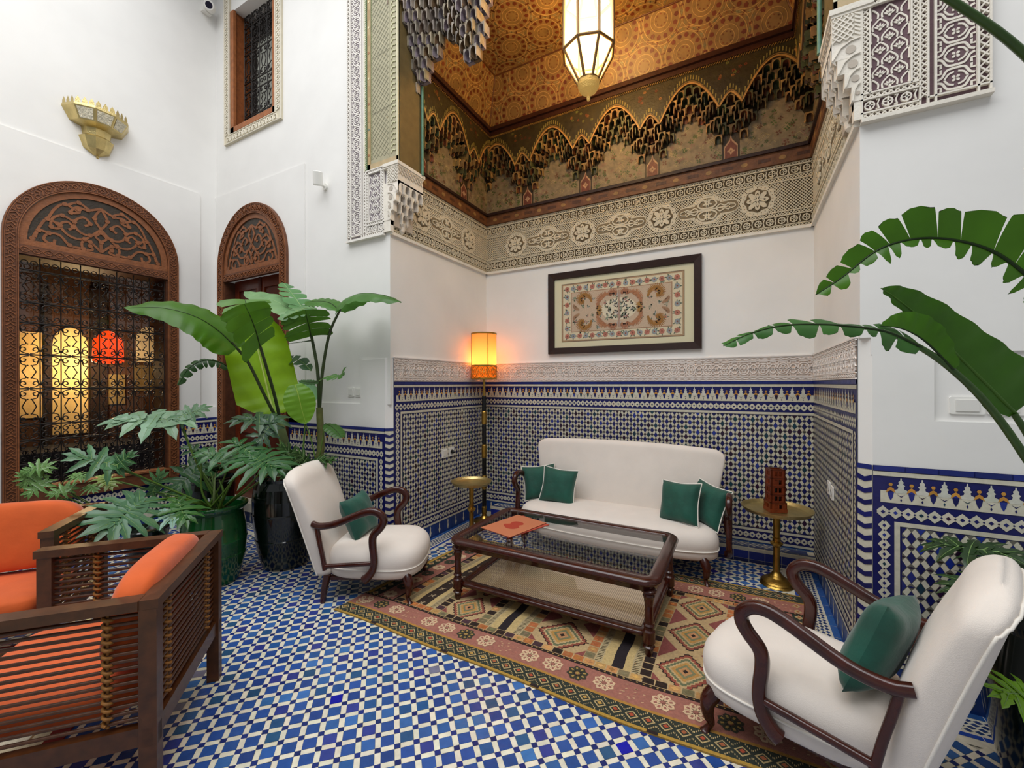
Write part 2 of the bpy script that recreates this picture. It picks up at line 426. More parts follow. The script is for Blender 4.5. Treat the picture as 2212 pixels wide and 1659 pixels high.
# ---- plaster walls
PW = (.8, .8, .8)
ZT = 6.6
g = G(); X = XL
g.box((X-.3, -1.6, 0), (X-.02, 1.17, 3.9)); g.box((X-.3, 2.36, 0), (X-.02, Yf, 3.9))
g.box((X-.3, 1.17, 0), (X-.02, 2.36, .6)); g.box((X-.3, 1.17, 2.84), (X-.02, 2.36, 3.9)); g.box((X-.3, -1.6, 3.9), (X-.02, Yf, ZT))
g.box((X-.02, -1.6, 0), (X, Yf+.02, .6)); g.box((X-.02, 2.67, .6), (X, Yf+.02, 1.32)); g.box((X-.02, -1.6, .6), (X, 1.17, 3.9)); g.box((X-.02, 2.36, .6), (X, 2.67, 3.9)); g.box((X-.02, 1.17, 2.84), (X, 2.36, 3.9))
struct(g, 'wall_left', M_PLASTER)
g = G(); Y = Yf
g.box((XL-.06, Y+.02, 0), (-5.6, Y+.3, ZT)); g.box((-5.6, Y+.02, 2.92), (-4.37, Y+.3, 4.6)); g.box((-5.6, Y+.02, 6.1), (-4.37, Y+.3, ZT)); g.box((-5.6, Y+.02, 0), (-4.37, Y+.3, .2))
g.box((-5.6, Y+.02, 4.6), (-5.44, Y+.3, 6.1)); g.box((-4.53, Y+.02, 4.6), (-4.37, Y+.3, 6.1))
g.box((-4.37, Y+.02, 0), (Xl-.06, Y+.3, ZT)); g.box((Xl-.06, Y+.06, 0), (Xl, Yb+.1, 1.84)); g.box((Xl-.06, Y+.02, 1.84), (Xl, Yb+.1, 3.6)); g.box((Xl-.3, Y+.3, 0), (Xl-.06, Yb+.1, 3.6)); g.box((Xl-.3, Y+.02, 3.6), (Xl, Yb+.1, 5.2))
g.box((XL-.06, Y, 3.92), (Xl-.0, Y+.02, 4.6)); g.box((XL-.06, Y-.014, 2.92+.79), (-4.04, Y+.02, 3.92)); g.box((XL-.06, Y-.014, .0), (-5.6, Y+.02, 3.71)); g.box((-4.38, Y-.014, 1.19), (-4.04, Y+.02, 3.71)); g.box((-5.6, Y-.014, 2.92), (-4.38, Y+.02, 3.71)); g.box((-4.04, Y, 1.41), (Xl, Y+.02, 3.92)); g.box((XL-.06, Y, 4.6), (-5.44, Y+.02, ZT)); g.box((-4.53, Y, 4.6), (Xl, Y+.02, ZT)); g.box((-5.44, Y, 6.1), (-4.53, Y+.02, ZT))
g.box((-4.31, Y-.014, 1.19), (-3.21, Y+.02, 1.41)); g.box((-3.21, Y-.014, 1.19), (Xl-.052, Y+.02, 1.83))
struct(g, 'wall_front_left', M_PLASTER)
g = G()
g.add([(Xl-.052, Y-.014, 0), (Xl, Y+.04, 0), (Xl, Y+.04, 1.84), (Xl-.052, Y-.014, 1.84), (Xl-.052, Y+.06, 1.84), (Xl-.052, Y+.06, 0)], [(0, 1, 2, 3), (3, 2, 4), (0, 3, 4, 5), (1, 0, 5)])
g.box((Xl-.3, Yb, 0), (Xr+.3, Yb+.25, 5.2)); struct(g, 'wall_back', M_PLASTER)
g = G()
g.box((Xr, Y+.06, 0), (Xr+.06, Yb+.1, 1.84)); g.box((Xr, Y, 1.84), (Xr+.06, Yb+.1, 3.6)); g.box((Xr+.06, Y+.02, 0), (Xr+.3, Yb+.1, 3.6)); g.box((Xr, Y+.02, 3.6), (Xr+.3, Yb+.1, 5.2))
g.box((Xr+.06, Y+.015, 0), (3.4, Y+.3, ZT)); g.box((Xr, Y+.015, 3.6), (Xr+.06, Y+.3, ZT))
g.box((Xr+.052, Y-.0, 1.17), (.837, Y+.015, 1.75)); g.box((.837, Y, 1.17), (3.4, Y+.015, 1.41)); g.box((Xr+.06, Y, 1.75), (.837, Y+.015, ZT)); g.box((Xr+.045, Y, 1.75), (Xr+.06, Y+.03, 1.84)); g.box((.837, Y, 1.75), (3.4, Y+.015, ZT))
g.add([(Xr+.052, Y, 0), (Xr, Y+.045, 0), (Xr, Y+.045, 1.84), (Xr+.052, Y, 1.84), (Xr+.052, Y+.06, 1.84), (Xr+.052, Y+.06, 0)], [(3, 2, 1, 0), (4, 2, 3)])
struct(g, 'wall_right', M_PLASTER)

# ---- tiled dados
g = G()
dado(g, Fr((Xl, Yb, 0), (1, 0, 0), (0, 0, 1), (0, -1, 0)), Xr-Xl, 1.62, left=False, right=False, base=True)
struct(g, 'trim_1', M_TILEW, label='blue and white mosaic tile dado behind the cream sofa')
g = G(); dado(g, Fr((Xl, Yf+.04, 0), (0, 1, 0), (0, 0, 1), (1, 0, 0)), Yb-Yf-.04, 1.62, left=True, right=False)
struct(g, 'trim_2', M_TILEW)
g = G(); dado(g, Fr((Xr, Yf+.045, 0), (0, 1, 0), (0, 0, 1), (-1, 0, 0)), Yb-Yf-.045, 1.62, left=True, right=False)
struct(g, 'trim_3', M_TILEW)
g = G(); dado(g, Fr((-4.31, Yf-.014, 0), (1, 0, 0), (0, 0, 1), (0, -1, 0)), 1.42, 1.19)
g.box((-4.31, Yf-.014, 0), (Xl-.052, Yf+.02, 1.19), NAVY)
w = math.hypot(.052, .054); chev(g, Fr((Xl-.052, Yf-.014, 0), (.052/w, .054/w, 0), (0, 0, 1), (.054/w, -.052/w, 0)), w, 0, 1.19)
struct(g, 'trim_4', M_TILEW)
g = G(); dado(g, Fr((Xr+.052, Yf, 0), (1, 0, 0), (0, 0, 1), (0, -1, 0)), 1.9, 1.17, right=False)
g.box((Xr+.055, Yf, 0), (2.5, Yf+.02, 1.17), NAVY)
w = math.hypot(.052, .045); chev(g, Fr((Xr, Yf+.045, 0), (.052/w, -.045/w, 0), (0, 0, 1), (-.045/w, -.052/w, 0)), w, 0, 1.17)
struct(g, 'trim_5', M_TILEW)
g = G(); F = Fr((XL, 2.44, 0), (0, 1, 0), (0, 0, 1), (1, 0, 0)); dado(g, F, Yf-2.44, 1.19, left=True, right=False)
dado(g, Fr((XL, 1.1, 0), (0, 1, 0), (0, 0, 1), (1, 0, 0)), 1.34, .49+.0, left=False, right=False) if False else None
F = Fr((XL, -.6, 0), (0, 1, 0), (0, 0, 1), (1, 0, 0)); rect(g, F, 0, 0, 3.04, .5, .003, NAVY)
chain(g, F, 1.7, 3.04, .405, .485); rect(g, F, 1.7, .375, 3.04, .395, .006, WHT); field(g, F, 1.7, 3.04, .2, .37); rect(g, F, 1.7, .13, 3.04, .19, .006, WHT)
rect(g, F, 0, 0, 3.04, .125, .006, '#16306e')
F2 = Fr((XL, -.6, 0), (0, 1, 0), (0, 0, 1), (1, 0, 0)); dado(g, F2, 1.695, 1.19, left=False)
struct(g, 'trim_6', M_TILEW)

# ---- tiled step at the foot of the back wall
g = G(); SX0, SX1, SY, SZ = -2.66, Xr-.01, 4.33, .125
g.box((SX0, SY, 0), (SX1, Yb-.008, SZ), '#cfc9b4')
F = Fr((SX0, SY, 0), (1, 0, 0), (0, 0, 1), (0, -1, 0)); w = SX1-SX0
n = round(w/.125)
for i in range(n):
    rect(g, F, w*i/n+.0015, .03, w*(i+1)/n-.0015, .098, .002, vary('#16287a', .25)); rect(g, F, w*i/n+.0015, .0, w*(i+1)/n-.0015, .027, .002, vary('#14225e', .25))
F = Fr((SX0, SY, 0), (0, 1, 0), (0, 0, 1), (-1, 0, 0)); rect(g, F, .02, .03, .16, .095, .002, '#1d3f96')
F = Fr((SX0, SY, SZ), (1, 0, 0), (0, 1, 0), (0, 0, 1))
for i in range(n):
    rect(g, F, w*i/n+.0015, .018, w*(i+1)/n-.0015, .052, .002, vary('#33406a', .2)); rect(g, F, w*i/n+.0015, .145, w*(i+1)/n-.0015, .172, .002, vary('#3a5580', .2))
rect(g, F, .04, .056, w-.05, .14, .0012, '#23356e'); m = round(w/.05)
for i in range(m-2):
    for r in range(3):
        cx = .07+(w-.14)*(i+(.5 if r % 2 else 0))/m; cy = .07+.028*r
        poly(g, F, [(cx-.022, cy), (cx, cy-.011), (cx+.022, cy), (cx, cy+.011)], .002, WHT)
struct(g, 'trim_7', M_TILEW, label='low tiled step behind the sofa')
# threshold of small door
g = G(); g.box((-5.6, Yf-.06, .13), (-4.33, Yf+.16, .225)); g.box((-5.6, Yf-.045, 0), (-4.33, Yf+.1, .13))
struct(g, 'trim_8', M_MARBLE)
g = G(); F = Fr((-5.6, Yf-.045, 0), (1, 0, 0), (0, 0, 1), (0, -1, 0)); rect(g, F, 0, 0, 1.27, .13, .003, '#16306e')
for i in range(9):
    cx = .07+.14*i; P = [(.0, .012), (.008, .03), (.014, .055), (.007, .075), (.003, .12)]
    poly(g, F, [(cx+a, b) for a, b in P]+[(cx-a, b) for a, b in reversed(P)], .0045, WHT)
struct(g, 'trim_9', M_TILEW)
# ================================================================== STUCCO AND WOOD TRIM
def rope(g, F, x0, x1, y0, y1, p, col, h=.007, k=.5):
    n = max(1, round((x1-x0)/p)); q = (x1-x0)/n; s = (y1-y0)*.7
    for i in range(n):
        x = x0+q*i
        poly(g, F, clampp([(x, y0), (x+q*k, y0), (x+q*k+s, y1), (x+s, y1)], x0, y0, x1, y1), h, col, h*.8)
def ropev(g, F, x0, x1, y0, y1, p, col, h=.007): rope(g, Fr(F.p(0, 0), F.v, F.u, F.n), y0, y1, x0, x1, p, col, h)
def lattice(g, F, x0, x1, y0, y1, p, w, col, h=.007):
    n = int(math.ceil((x1-x0)/p)); H = y1-y0
    for i in range(-int(math.ceil(H/p)), n+int(math.ceil(H/p))+1):
        for s in (1, -1):
            xa = x0+i*p; xb = xa+s*H; ya, yb = y0, y1; a, b = xa, xb
            def cl(a, b, ya, yb):
                # clip segment in x
                P = [(a, ya), (b, yb)]
                if max(a, b) <= x0 or min(a, b) >= x1: return None
                out = []
                for (px, py), (qx, qy) in ((P[0], P[1]), (P[1], P[0])):
                    if px < x0: t = (x0-px)/(qx-px); px, py = x0, py+(qy-py)*t
                    elif px > x1: t = (x1-px)/(qx-px); px, py = x1, py+(qy-py)*t
                    out.append((px, py))
                return out
            seg = cl(a, b, ya, yb)
            if seg and math.dist(*seg) > w: stroke(g, F, seg, w, h+(.0004 if s > 0 else 0), col, h*.7)
def glyphs(g, F, x0, x1, y0, y1, col, h=.008):
    H = y1-y0; n = max(1, round((x1-x0)/(H*1.15))); p = (x1-x0)/n; w = H*.11
    for i in range(n):
        x = x0+p*i; cy = (y0+y1)/2
        stroke(g, F, circ(x+p*.38, cy, H*.34, 10), w, h, col, h*.8, closed=True)
        rect(g, F, x+p*.36, y0+.08*H, x+p*.36+w, y1-.08*H, h+.001, col, h*.8); rect(g, F, x+p*.12, cy-w*.4, x+p*.62, cy+w*.4, h+.001, col)
        stroke(g, F, [(x+p*.72, y0+.1*H), (x+p*.9, y0+.1*H), (x+p*.82, cy), (x+p*.93, y1-.1*H), (x+p*.75, y1-.1*H)], w, h, col, h*.8)
def flower(g, F, cx, cy, r, col, h, n=4, w=.34, a0=0, side=.004):
    for i in range(n):
        a = a0+2*PI*i/n; f = F.sub(cx, cy, a)
        poly(g, f, [(r*.12, 0), (r*.5, -r*w*.55), (r*.82, -r*w*.5), (r, 0), (r*.82, r*w*.5), (r*.5, r*w*.55)], h, col, side)
def rosette(g, F, cx, cy, r, col, gr, h=.012):
    poly(g, F, [(cx+r*(1+.05*math.cos(12*a))*math.cos(a), cy+r*(1+.05*math.cos(12*a))*math.sin(a)) for a in [2*PI*i/48 for i in range(48)]], h, col, h)
    for i in range(24):
        a = 2*PI*i/24; disc(g, F, cx+r*.86*math.cos(a), cy+r*.86*math.sin(a), r*.035, h+.0006, gr, 6)
    poly(g, F, [(cx+r*.74*(1+.06*math.cos(8*a))*math.cos(a), cy+r*.74*(1+.06*math.cos(8*a))*math.sin(a)) for a in [2*PI*i/48 for i in range(48)]], h+.001, gr)
    flower(g, F, cx, cy, r*.72, col, h+.010, 4, .36, PI/4, .009); flower(g, F, cx, cy, r*.66, col, h+.014, 4, .42, 0, .012); flower(g, F, cx, cy, r*.5, gr, h+.0144, 4, .26, 0, 0)
    flower(g, F, cx, cy, r*.4, col, h+.0155, 4, .3, 0, .002); disc(g, F, cx, cy, r*.1, h+.017, col, 8, .004)
def cartouche(g, F, cx, cy, L, r, col, gr, h=.012):
    def outline(k):
        b = r*.46*k; R = r*k; l = L/2*(.9+.1*k); a = math.degrees(math.asin(min(.99, b*1.25/R)))
        P = arc(cx, cy, R, a, 180-a, 12); P += [(cx-R*.98, cy+b*1.25), (cx-R*.98, cy+b)]
        P += arc(cx-l+b, cy, b, 90, 270, 8); P += [(cx-R*.98, cy-b), (cx-R*.98, cy-b*1.25)]
        P += arc(cx, cy, R, 180+a, 360-a, 12); P += [(cx+R*.98, cy-b*1.25), (cx+R*.98, cy-b)]
        P += arc(cx+l-b, cy, b, -90, 90, 8); P += [(cx+R*.98, cy+b), (cx+R*.98, cy+b*1.25)]
        return P
    poly(g, F, outline(1.12), h, col, h)
    o = outline(1.03)
    for i in range(0, len(o), 1): disc(g, F, o[i][0], o[i][1], r*.03, h+.0006, gr, 5)
    poly(g, F, outline(.86), h+.001, gr)
    for s in (1, -1):
        for t in (1, -1):
            f = Fr(F.p(cx, cy), F.u*s, F.v*t, F.n)
            stroke(g, f, bez2([(.0, .1*r), (.35*r, .12*r), (.62*r, .35*r), (.45*r, .66*r), (.2*r, .7*r), (.12*r, .45*r), (.3*r, .35*r)], 4), r*.11, h+.008, col, .006)
            stroke(g, f, bez2([(.0, .74*r), (.1*r, .5*r), (.0, .2*r)], 3), r*.13, h+.009, col, .007)
            stroke(g, f, bez2([(.6*r, .05*r), (.85*r, .25*r), (1.15*r, .1*r), (1.4*r, .22*r), (L*.36, .05*r)], 3), r*.09, h+.007, col, .005)
            stroke(g, f, [(L*.36, .18*r), (L*.43, .12*r), (L*.455, 0)], r*.07, h+.007, col, .005)
    rect(g, F, cx-L*.34, cy-r*.05, cx+L*.34, cy+r*.05, h+.006, col, .005)

SG, SC_ = '#544630', '#d6cbb2'
def big_frieze(F, w, medal, name):
    g = G(); z0, z1 = 2.99, 3.572
    g.add([F.p(0, z0, 0), F.p(w, z0, 0), F.p(w, z1, 0), F.p(0, z1, 0), F.p(0, z0, .004), F.p(w, z0, .004), F.p(w, z1, .004), F.p(0, z1, .004)], [(4, 5, 6, 7)], SG)
    prism(g, F, [(0, z0-.022), (w, z0-.022), (w, z0+.004), (0, z0+.004)], 0, .024, '#e6e0d4')
    c = SC_
    for y in (z0+.032, z0+.118, z0+.155, z1-.155, z1-.112, z1-.03, z1-.006): rect(g, F, 0, y-.0035, w, y+.0035, .015, c, .012)
    for a, b in ((z0+.006, z0+.03), (z0+.122, z0+.150), (z1-.150, z1-.117), (z1-.026, z1-.009)): lattice(g, F, 0, w, a, b, .024, .006, c, .010)
    glyphs(g, F, 0, w, z0+.036, z0+.115, c, .011); glyphs(g, F, 0, w, z1-.109, z1-.034, c, .011)
    lattice(g, F, 0, w, z0+.158, z1-.158, .0270, .0062, c, .009)
    for k, x in medal:
        if k == 'r': rosette(g, F, x, 3.281, .140, c, '#6d5e46')
        else: cartouche(g, F, x, 3.281, .54, .132, c, '#84745a')
    return struct(g, name, M_STUCCO)
wB = Xr-Xl
med = []
for i in range(5): med.append(('r', .43+.842*i))
for i in range(5): med.append(('c', .009+.842*i))
FB = Fr((Xl, Yb, 0), (1, 0, 0), (0, 0, 1), (0, -1, 0)); FL = Fr((Xl, Yf, 0), (0, 1, 0), (0, 0, 1), (1, 0, 0)); FRR = Fr((Xr, Yf, 0), (0, 1, 0), (0, 0, 1), (-1, 0, 0))
wS = Yb-Yf
big_frieze(FB, wB, [(k, x) for k, x in med if .2 < x < wB-.05 and not (k == 'c' and x > wB-.26)], 'trim_10')
sm = [('r', .43), ('c', .83), ('r', 1.25)]
big_frieze(FL, wS, sm, 'trim_11'); big_frieze(FRR, wS, sm, 'trim_12')
# low lace band above the alcove dado
def lace(F, w, name):
    g = G(); z0, z1 = 1.622, 1.845; gr, c = '#cdbcb0', '#efe8e2'
    rect(g, F, 0, z0, w, z1, .006, gr); prism(g, F, [(0, z1-.003), (w, z1-.003), (w, z1+.008), (0, z1+.008)], 0, .018, '#efe9e4')
    for y in (z0+.004, z0+.036, z1-.04, z1-.008): rect(g, F, 0, y-.003, w, y+.003, .0135, c, .009)
    for a, b in ((z0+.008, z0+.033), (z1-.036, z1-.011)):
        n = round(w/.062)
        for i in range(n):
            x = w*i/n; p = w/n
            stroke(g, F, bez2([(x, a+.005), (x+p*.25, a+.009), (x+p*.5, (a+b)/2), (x+p*.75, b-.009), (x+p, b-.005)], 2), .0055, .013, c, .008)
            stroke(g, F, bez2([(x, b-.005), (x+p*.25, b-.009), (x+p*.5, (a+b)/2), (x+p*.75, a+.009), (x+p, a+.005)], 2), .0055, .0125, c, .008)
    n = round(w/.152); p = w/n; m0, m1 = z0+.04, z1-.044; yc = (m0+m1)/2; H = m1-m0
    for i in range(n):
        x = p*(i+.5)
        for s in (1, -1):
            for t in (1, -1):
                f = Fr(F.p(x, yc), F.u*s, F.v*t, F.n)
                stroke(g, f, bez2([(0, H*.36), (p*.12, H*.34), (p*.24, H*.2), (p*.27, 0)], 3), .007, .013, c, .008)
                stroke(g, f, [(0, H*.47), (p*.22, H*.47), (p*.22, H*.34), (p*.36, H*.34), (p*.36, H*.47), (p*.5, H*.47)], .006, .013, c, .008)
                stroke(g, f, bez2([(p*.5, H*.3), (p*.38, H*.22), (p*.36, H*.08), (p*.5, H*.0)], 3), .007, .013, c, .008)
                stroke(g, f, [(p*.42, 0), (p*.33, H*.1), (p*.27, 0)], .006, .013, c, .008)
                stroke(g, f, bez2([(0, H*.26), (p*.1, H*.2), (p*.06, H*.1), (p*.15, H*.06), (p*.2, 0)], 3), .006, .013, c, .008)
        flower(g, F, x, yc, p*.12, c, .013, 4, .5, PI/4)
        disc(g, F, x, yc, .004, .0142, gr, 6)
    return struct(g, name, M_STUCCO)
lace(FB, wB, 'trim_13'); lace(Fr((Xl, Yf+.04, 0), (0, 1, 0), (0, 0, 1), (1, 0, 0)), wS-.04, 'trim_14'); lace(Fr((Xr, Yf+.045, 0), (0, 1, 0), (0, 0, 1), (-1, 0, 0)), wS-.045, 'trim_15')

# courtyard-side carved panels either side of the opening
def fans(g, F, x0, x1, y0, y1, p, c, h=.016):
    rows = int((y1-y0)/(p*.8))+1
    for j in range(rows):
        for i in range(-1, int((x1-x0)/p)+2):
            cx = x0+p*(i+(.5 if j % 2 else 0)); cy = y0+p*.8*j
            if cx < x0-p*.1 or cx > x1+p*.1 or cy+p*.75 > y1+.01: continue
            k0 = .9
            P = [(x, y) for x, y in bez2([(cx-p*.42*k0, cy), (cx-p*.44*k0, cy+p*.32), (cx-p*.2*k0, cy+p*.6), (cx, cy+p*.74), (cx+p*.2*k0, cy+p*.6), (cx+p*.44*k0, cy+p*.32), (cx+p*.42*k0, cy)], 3)]
            P = clampp(P, x0, y0, x1, y1)
            stroke(g, F, P, p*.1, h, c, .012)
            for a in (-58, -30, 0, 30, 58):
                f = F.sub(cx, cy+p*.08, math.radians(90+a)); L = p*(.42 if a == 0 else .36)
                if x0 < cx-p*.3 and cx+p*.3 < x1: poly(g, f, [(p*.1, -.004), (L*.8, -p*.045), (L, 0), (L*.8, p*.045), (p*.1, .004)], h+.001, c, .012)
            disc(g, F, min(max(cx, x0), x1), cy+p*.04, p*.085, h+.002, c, 8, .01)
def diamonds(g, F, x0, x1, y0, y1, c, p=.13, h=.016):
    n = max(1, round((y1-y0)/p)); q = (y1-y0)/n; xc = (x0+x1)/2; w = (x1-x0)/2
    for i in range(n):
        yc = y0+q*(i+.5)
        for s in (1, -1):
            for t in (1, -1):
                f = Fr(F.p(xc, yc), F.u*s, F.v*t, F.n)
                stroke(g, f, bez2([(w*.95, q*.06), (w*.7, q*.14), (w*.45, q*.4), (0, q*.44)], 3), .010, h, c, .012)
                stroke(g, f, bez2([(w*.6, 0), (w*.4, q*.2), (w*.1, q*.28)], 3), .008, h, c, .012)
                stroke(g, f, [(w*.98, q*.3), (w*.78, q*.3), (w*.78, q*.48)], .009, h, c, .012)
        flower(g, F, xc, yc, q*.16, c, h, 4, .6, PI/4, .01)
def court_panel(F, gr, c, name, zt):
    """F: u away from the alcove opening, from its edge; v up"""
    g = G(); z0 = 2.985; w = .485
    prism(g, F, [(0, z0), (w, z0), (w, 3.6), (0, 3.6)], 0, .012, gr); prism(g, F, [(.25, 3.6), (w, 3.6), (w, zt), (.25, zt)], 0, .012, gr)
    prism(g, F, [(-.0, z0-.02), (w+.005, z0-.02), (w+.005, z0), (0, z0)], 0, .04, c)
    for x in (.004, .262, .232, w-.045, w-.004, .29): rect(g, F, x-.004, z0+.002 if x < .24 else z0+.002, x+.004, 3.6 if x < .24 else zt, .03, c, .018)
    for y in (z0+.03, z0+.10, z0+.13, 3.57, 3.6): rect(g, F, 0, y-.004, .232, y+.004, .03, c, .018)
    rect(g, F, .26, z0+.03, w, z0+.038, .03, c, .018)
    lattice(g, F, .004, .23, z0+.004, z0+.027, .026, .006, c, .026); glyphs(g, F, .008, .225, z0+.036, z0+.095, c, .026); lattice(g, F, .004, .23, z0+.104, z0+.127, .026, .006, c, .026)
    for a, b in ((.006, .032), (.204, .23)): lattice(g, Fr(F.p(0, 0), F.v, F.u, F.n), z0+.13, 3.57, a, b, .026, .006, c, .026)
    lattice(g, F, .034, .202, 3.574, 3.597, .026, .006, c, .026)
    for x in (.036, .2): rect(g, F, x-.0035, z0+.13, x+.0035, 3.565, .03, c, .018)
    fans(g, F, .042, .194, z0+.145, 3.56, .076, c)
    lattice(g, Fr(F.p(0, 0), F.v, F.u, F.n), z0+.04, zt, .234, .26, .03, .006, c, .026)
    diamonds(g, F, .295, w-.05, z0+.045, zt, c, .118)
    lattice(g, Fr(F.p(0, 0), F.v, F.u, F.n), z0+.04, zt, w-.041, w-.008, .04, .007, c, .026)
    return struct(g, name, M_STUCCO)
court_panel(Fr((Xr+.0, Yf, 0), (1, 0, 0), (0, 0, 1), (0, -1, 0)), '#6a5258', '#e4ddd0', 'trim_16', 4.4)
court_panel(Fr((Xl-.05, Yf, 0), (-1, 0, 0), (0, 0, 1), (0, -1, 0)), '#8d8488', '#e9e4dc', 'trim_17', 6.4)

# muqarnas: one niche cell hanging on a frame
def niche(g, F, x, y, w, h, d, c, ci, dd=None):
    """arched niche of width w, height h whose face stands d proud; open below into a small pendant"""
    dd = dd or d*.8; t = w*.13; n = 6
    A = [(x-w/2+t, y)]+[(x-(w/2-t)*math.cos(PI*i/n), y+h*.45+h*.4*math.sin(PI*i/n)) for i in range(n+1)]+[(x+w/2-t, y)]
    # face: two spandrels + jambs
    L = [(x-w/2, y), A[0]]+A[1:1+n//2+1]+[(x, y+h), (x-w/2, y+h)]
    R = [(x+w/2, y), (x+w/2, y+h), (x, y+h)]+A[1+n//2:1+n+1]+[A[-1]]
    poly(g, F, L, d, c); poly(g, F, R[::-1] if False else R, d, c)
    V_ = [F.p(a, b, d) for a, b in A]; B_ = [F.p(a*.5+x*.5, b, d-dd) for a, b in A]
    m = len(A); g.add(V_+B_, [(i, i+1, m+i+1, m+i) for i in range(m-1)], ci, False); g.add(B_, [tuple(range(m))], ci)
    g.add([F.p(x-w/2, y, 0), F.p(x-w/2, y, d), F.p(x-w/2, y+h, d), F.p(x-w/2, y+h, 0)], [(0, 1, 2, 3)], c); g.add([F.p(x+w/2, y, 0), F.p(x+w/2, y, d), F.p(x+w/2, y+h, d), F.p(x+w/2, y+h, 0)], [(3, 2, 1, 0)], c)
    for s in (-1, 1):
        a = x+s*(w/2-t/2)
        g.add([F.p(a-t/2, y, d), F.p(a+t/2, y, d), F.p(a+t/2, y, d-t*1.4), F.p(a-t/2, y, d-t*1.4), F.p(a, y-h*.22, max(0, d-t*2))], [(0, 1, 4), (1, 2, 4), (2, 3, 4), (3, 0, 4)], c)

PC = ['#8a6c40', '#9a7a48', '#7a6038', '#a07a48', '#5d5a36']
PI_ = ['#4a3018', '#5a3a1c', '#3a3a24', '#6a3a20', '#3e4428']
def wood_frieze(F, w, x_off, name):
    """u along wall; painted wood panel with pointed arches and tiers of niches; x of small arch = x_off + k*.717"""
    g = G(); D = .15
    rect(g, F, 0, 3.572, w, 3.70, .03, '#6e4527'); rect(g, F, 0, 3.572, w, 3.574, .03, '#6e4527', .03)
    prism(g, F, [(0, 3.685), (w, 3.685), (w, 3.712), (0, 3.712)], 0, .05, '#2c130a')
    n = int(w/.3)
    for i in range(n+1): disc(g, F, .15+.3*i, 3.625, .02, .032, '#94703f', 12, .002, 1.4); poly(g, F, [(.26+.3*i, 3.61), (.36+.3*i, 3.612), (.36+.3*i, 3.64), (.26+.3*i, 3.645)], .0315, '#4f2f1c')
    rect(g, F, 0, 3.70, w, 4.66, .004, '#3c2e18')
    # pinkish painted lower fields
    def prof(x, lo):
        """arch line height at x (upper edge) or lower edge when lo"""
        k = ((x-x_off+.3585) % .717)-.3585     # distance from small arch centre
        if abs(k) < .095:
            t = abs(k)/.095; z = 4.268-.118*t**1.5
            if lo: z = 3.995-.13*t**1.5
        else:
            t = (abs(k)-.095)/(.3585-.095); z = 4.15+.312*math.sin(t*PI/2)**.9 if t < 1 else 4.462
            if lo: z = 3.86+.315*math.sin(t*PI/2)**.9
        return z
    N = int(w/.012); xs = [w*i/N for i in range(N+1)]
    # front board above arches, standing D proud
    for i in range(N):
        a, b = xs[i], xs[i+1]
        poly(g, F, [(a, prof(a, 0)), (b, prof(b, 0)), (b, 4.60), (a, 4.60)], D, vary('#352c14', .04))
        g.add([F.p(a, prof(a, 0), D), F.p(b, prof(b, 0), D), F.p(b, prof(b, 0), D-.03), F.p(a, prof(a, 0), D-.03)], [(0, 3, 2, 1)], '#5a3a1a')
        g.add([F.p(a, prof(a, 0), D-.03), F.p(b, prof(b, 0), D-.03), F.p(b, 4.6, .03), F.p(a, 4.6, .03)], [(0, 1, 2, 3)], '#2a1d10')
    stroke(g, F, [(x, prof(x, 0)+.008) for x in xs], .013, D+.006, '#b98a4a', .008)
    stroke(g, F, [(x, prof(x, 0)+.028) for x in xs], .007, D+.002, '#8a6a38', .002)
    # leaf-toothed outer band
    for i in range(0, N, 2):
        x = xs[i]; z = prof(x, 0)+.045
        poly(g, F, [(x-.005, z), (x+.005, z), (x+.008, z+.038), (x-.002, z+.042)], D+.003, '#8a7a3c', .003)
    # spandrel flowers
    k0 = -int(x_off/.717)-2
    for k in range(k0, k0+12):
        xs0 = x_off+.717*k
        if 0 < xs0 < w:
            for j in range(9):
                fx = xs0+RND.uniform(-.13, .13); fz = RND.uniform(4.40, 4.55)
                flower(g, F, fx, fz, .016, RND.choice(['#7a3a1c', '#8a5a2a', '#6a6a30', '#5a2a18']), D+.002, 5, .6, 0, 0)
            # small painted niche motif below the small arch
            P = [(xs0-.058, 3.735), (xs0+.058, 3.735), (xs0+.058, 3.85), (xs0+.03, 3.885), (xs0+.01, 3.91), (xs0, 3.96), (xs0-.01, 3.91), (xs0-.03, 3.885), (xs0-.058, 3.85)]
            poly(g, F, P, .008, '#b08a68'); poly(g, F, [(xs0+(a-xs0)*.86, 3.745+(b-3.745)*.88) for a, b in P], .009, '#6e3a28')
            flower(g, F, xs0, 3.80, .035, '#b08a68', .0095, 4, .45, 0, 0); flower(g, F, xs0, 3.80, .026, '#b08a68', .0095, 4, .4, PI/4, 0)
        xb = xs0+.3585
        x0, x1 = max(0, xs0+.075), min(w, xs0+.642)
        if x1-x0 > .1:
            top = [(x, prof(x, 1)+.02) for x in [x0+(x1-x0)*i/14 for i in range(15)]]
            poly(g, F, [(x0, 3.735), (x1, 3.735)]+top[::-1], .007, '#86765a')
            for j in range(60):
                fx = RND.uniform(x0+.02, x1-.02); fz = RND.uniform(3.75, max(3.76, prof(fx, 1)-.03))
                flower(g, F, fx, fz, RND.uniform(.012, .028), RND.choice(['#55602c', '#6a4028', '#9a8a64', '#8a6a58', '#4a5a2a']), .0085+j*1e-5, RND.choice([3, 4, 5]), .5, RND.uniform(0, 3), 0)
            for j in range(10):
                fx = RND.uniform(x0+.05, x1-.05); fz = RND.uniform(3.76, 3.95); q = RND.choice([1, -1])
                stroke(g, F, bez2([(fx, fz), (fx+.03*q, fz+.03), (fx+.06*q, fz+.01), (fx+.04*q, fz-.015)], 3), .004, .0096, '#a79468')
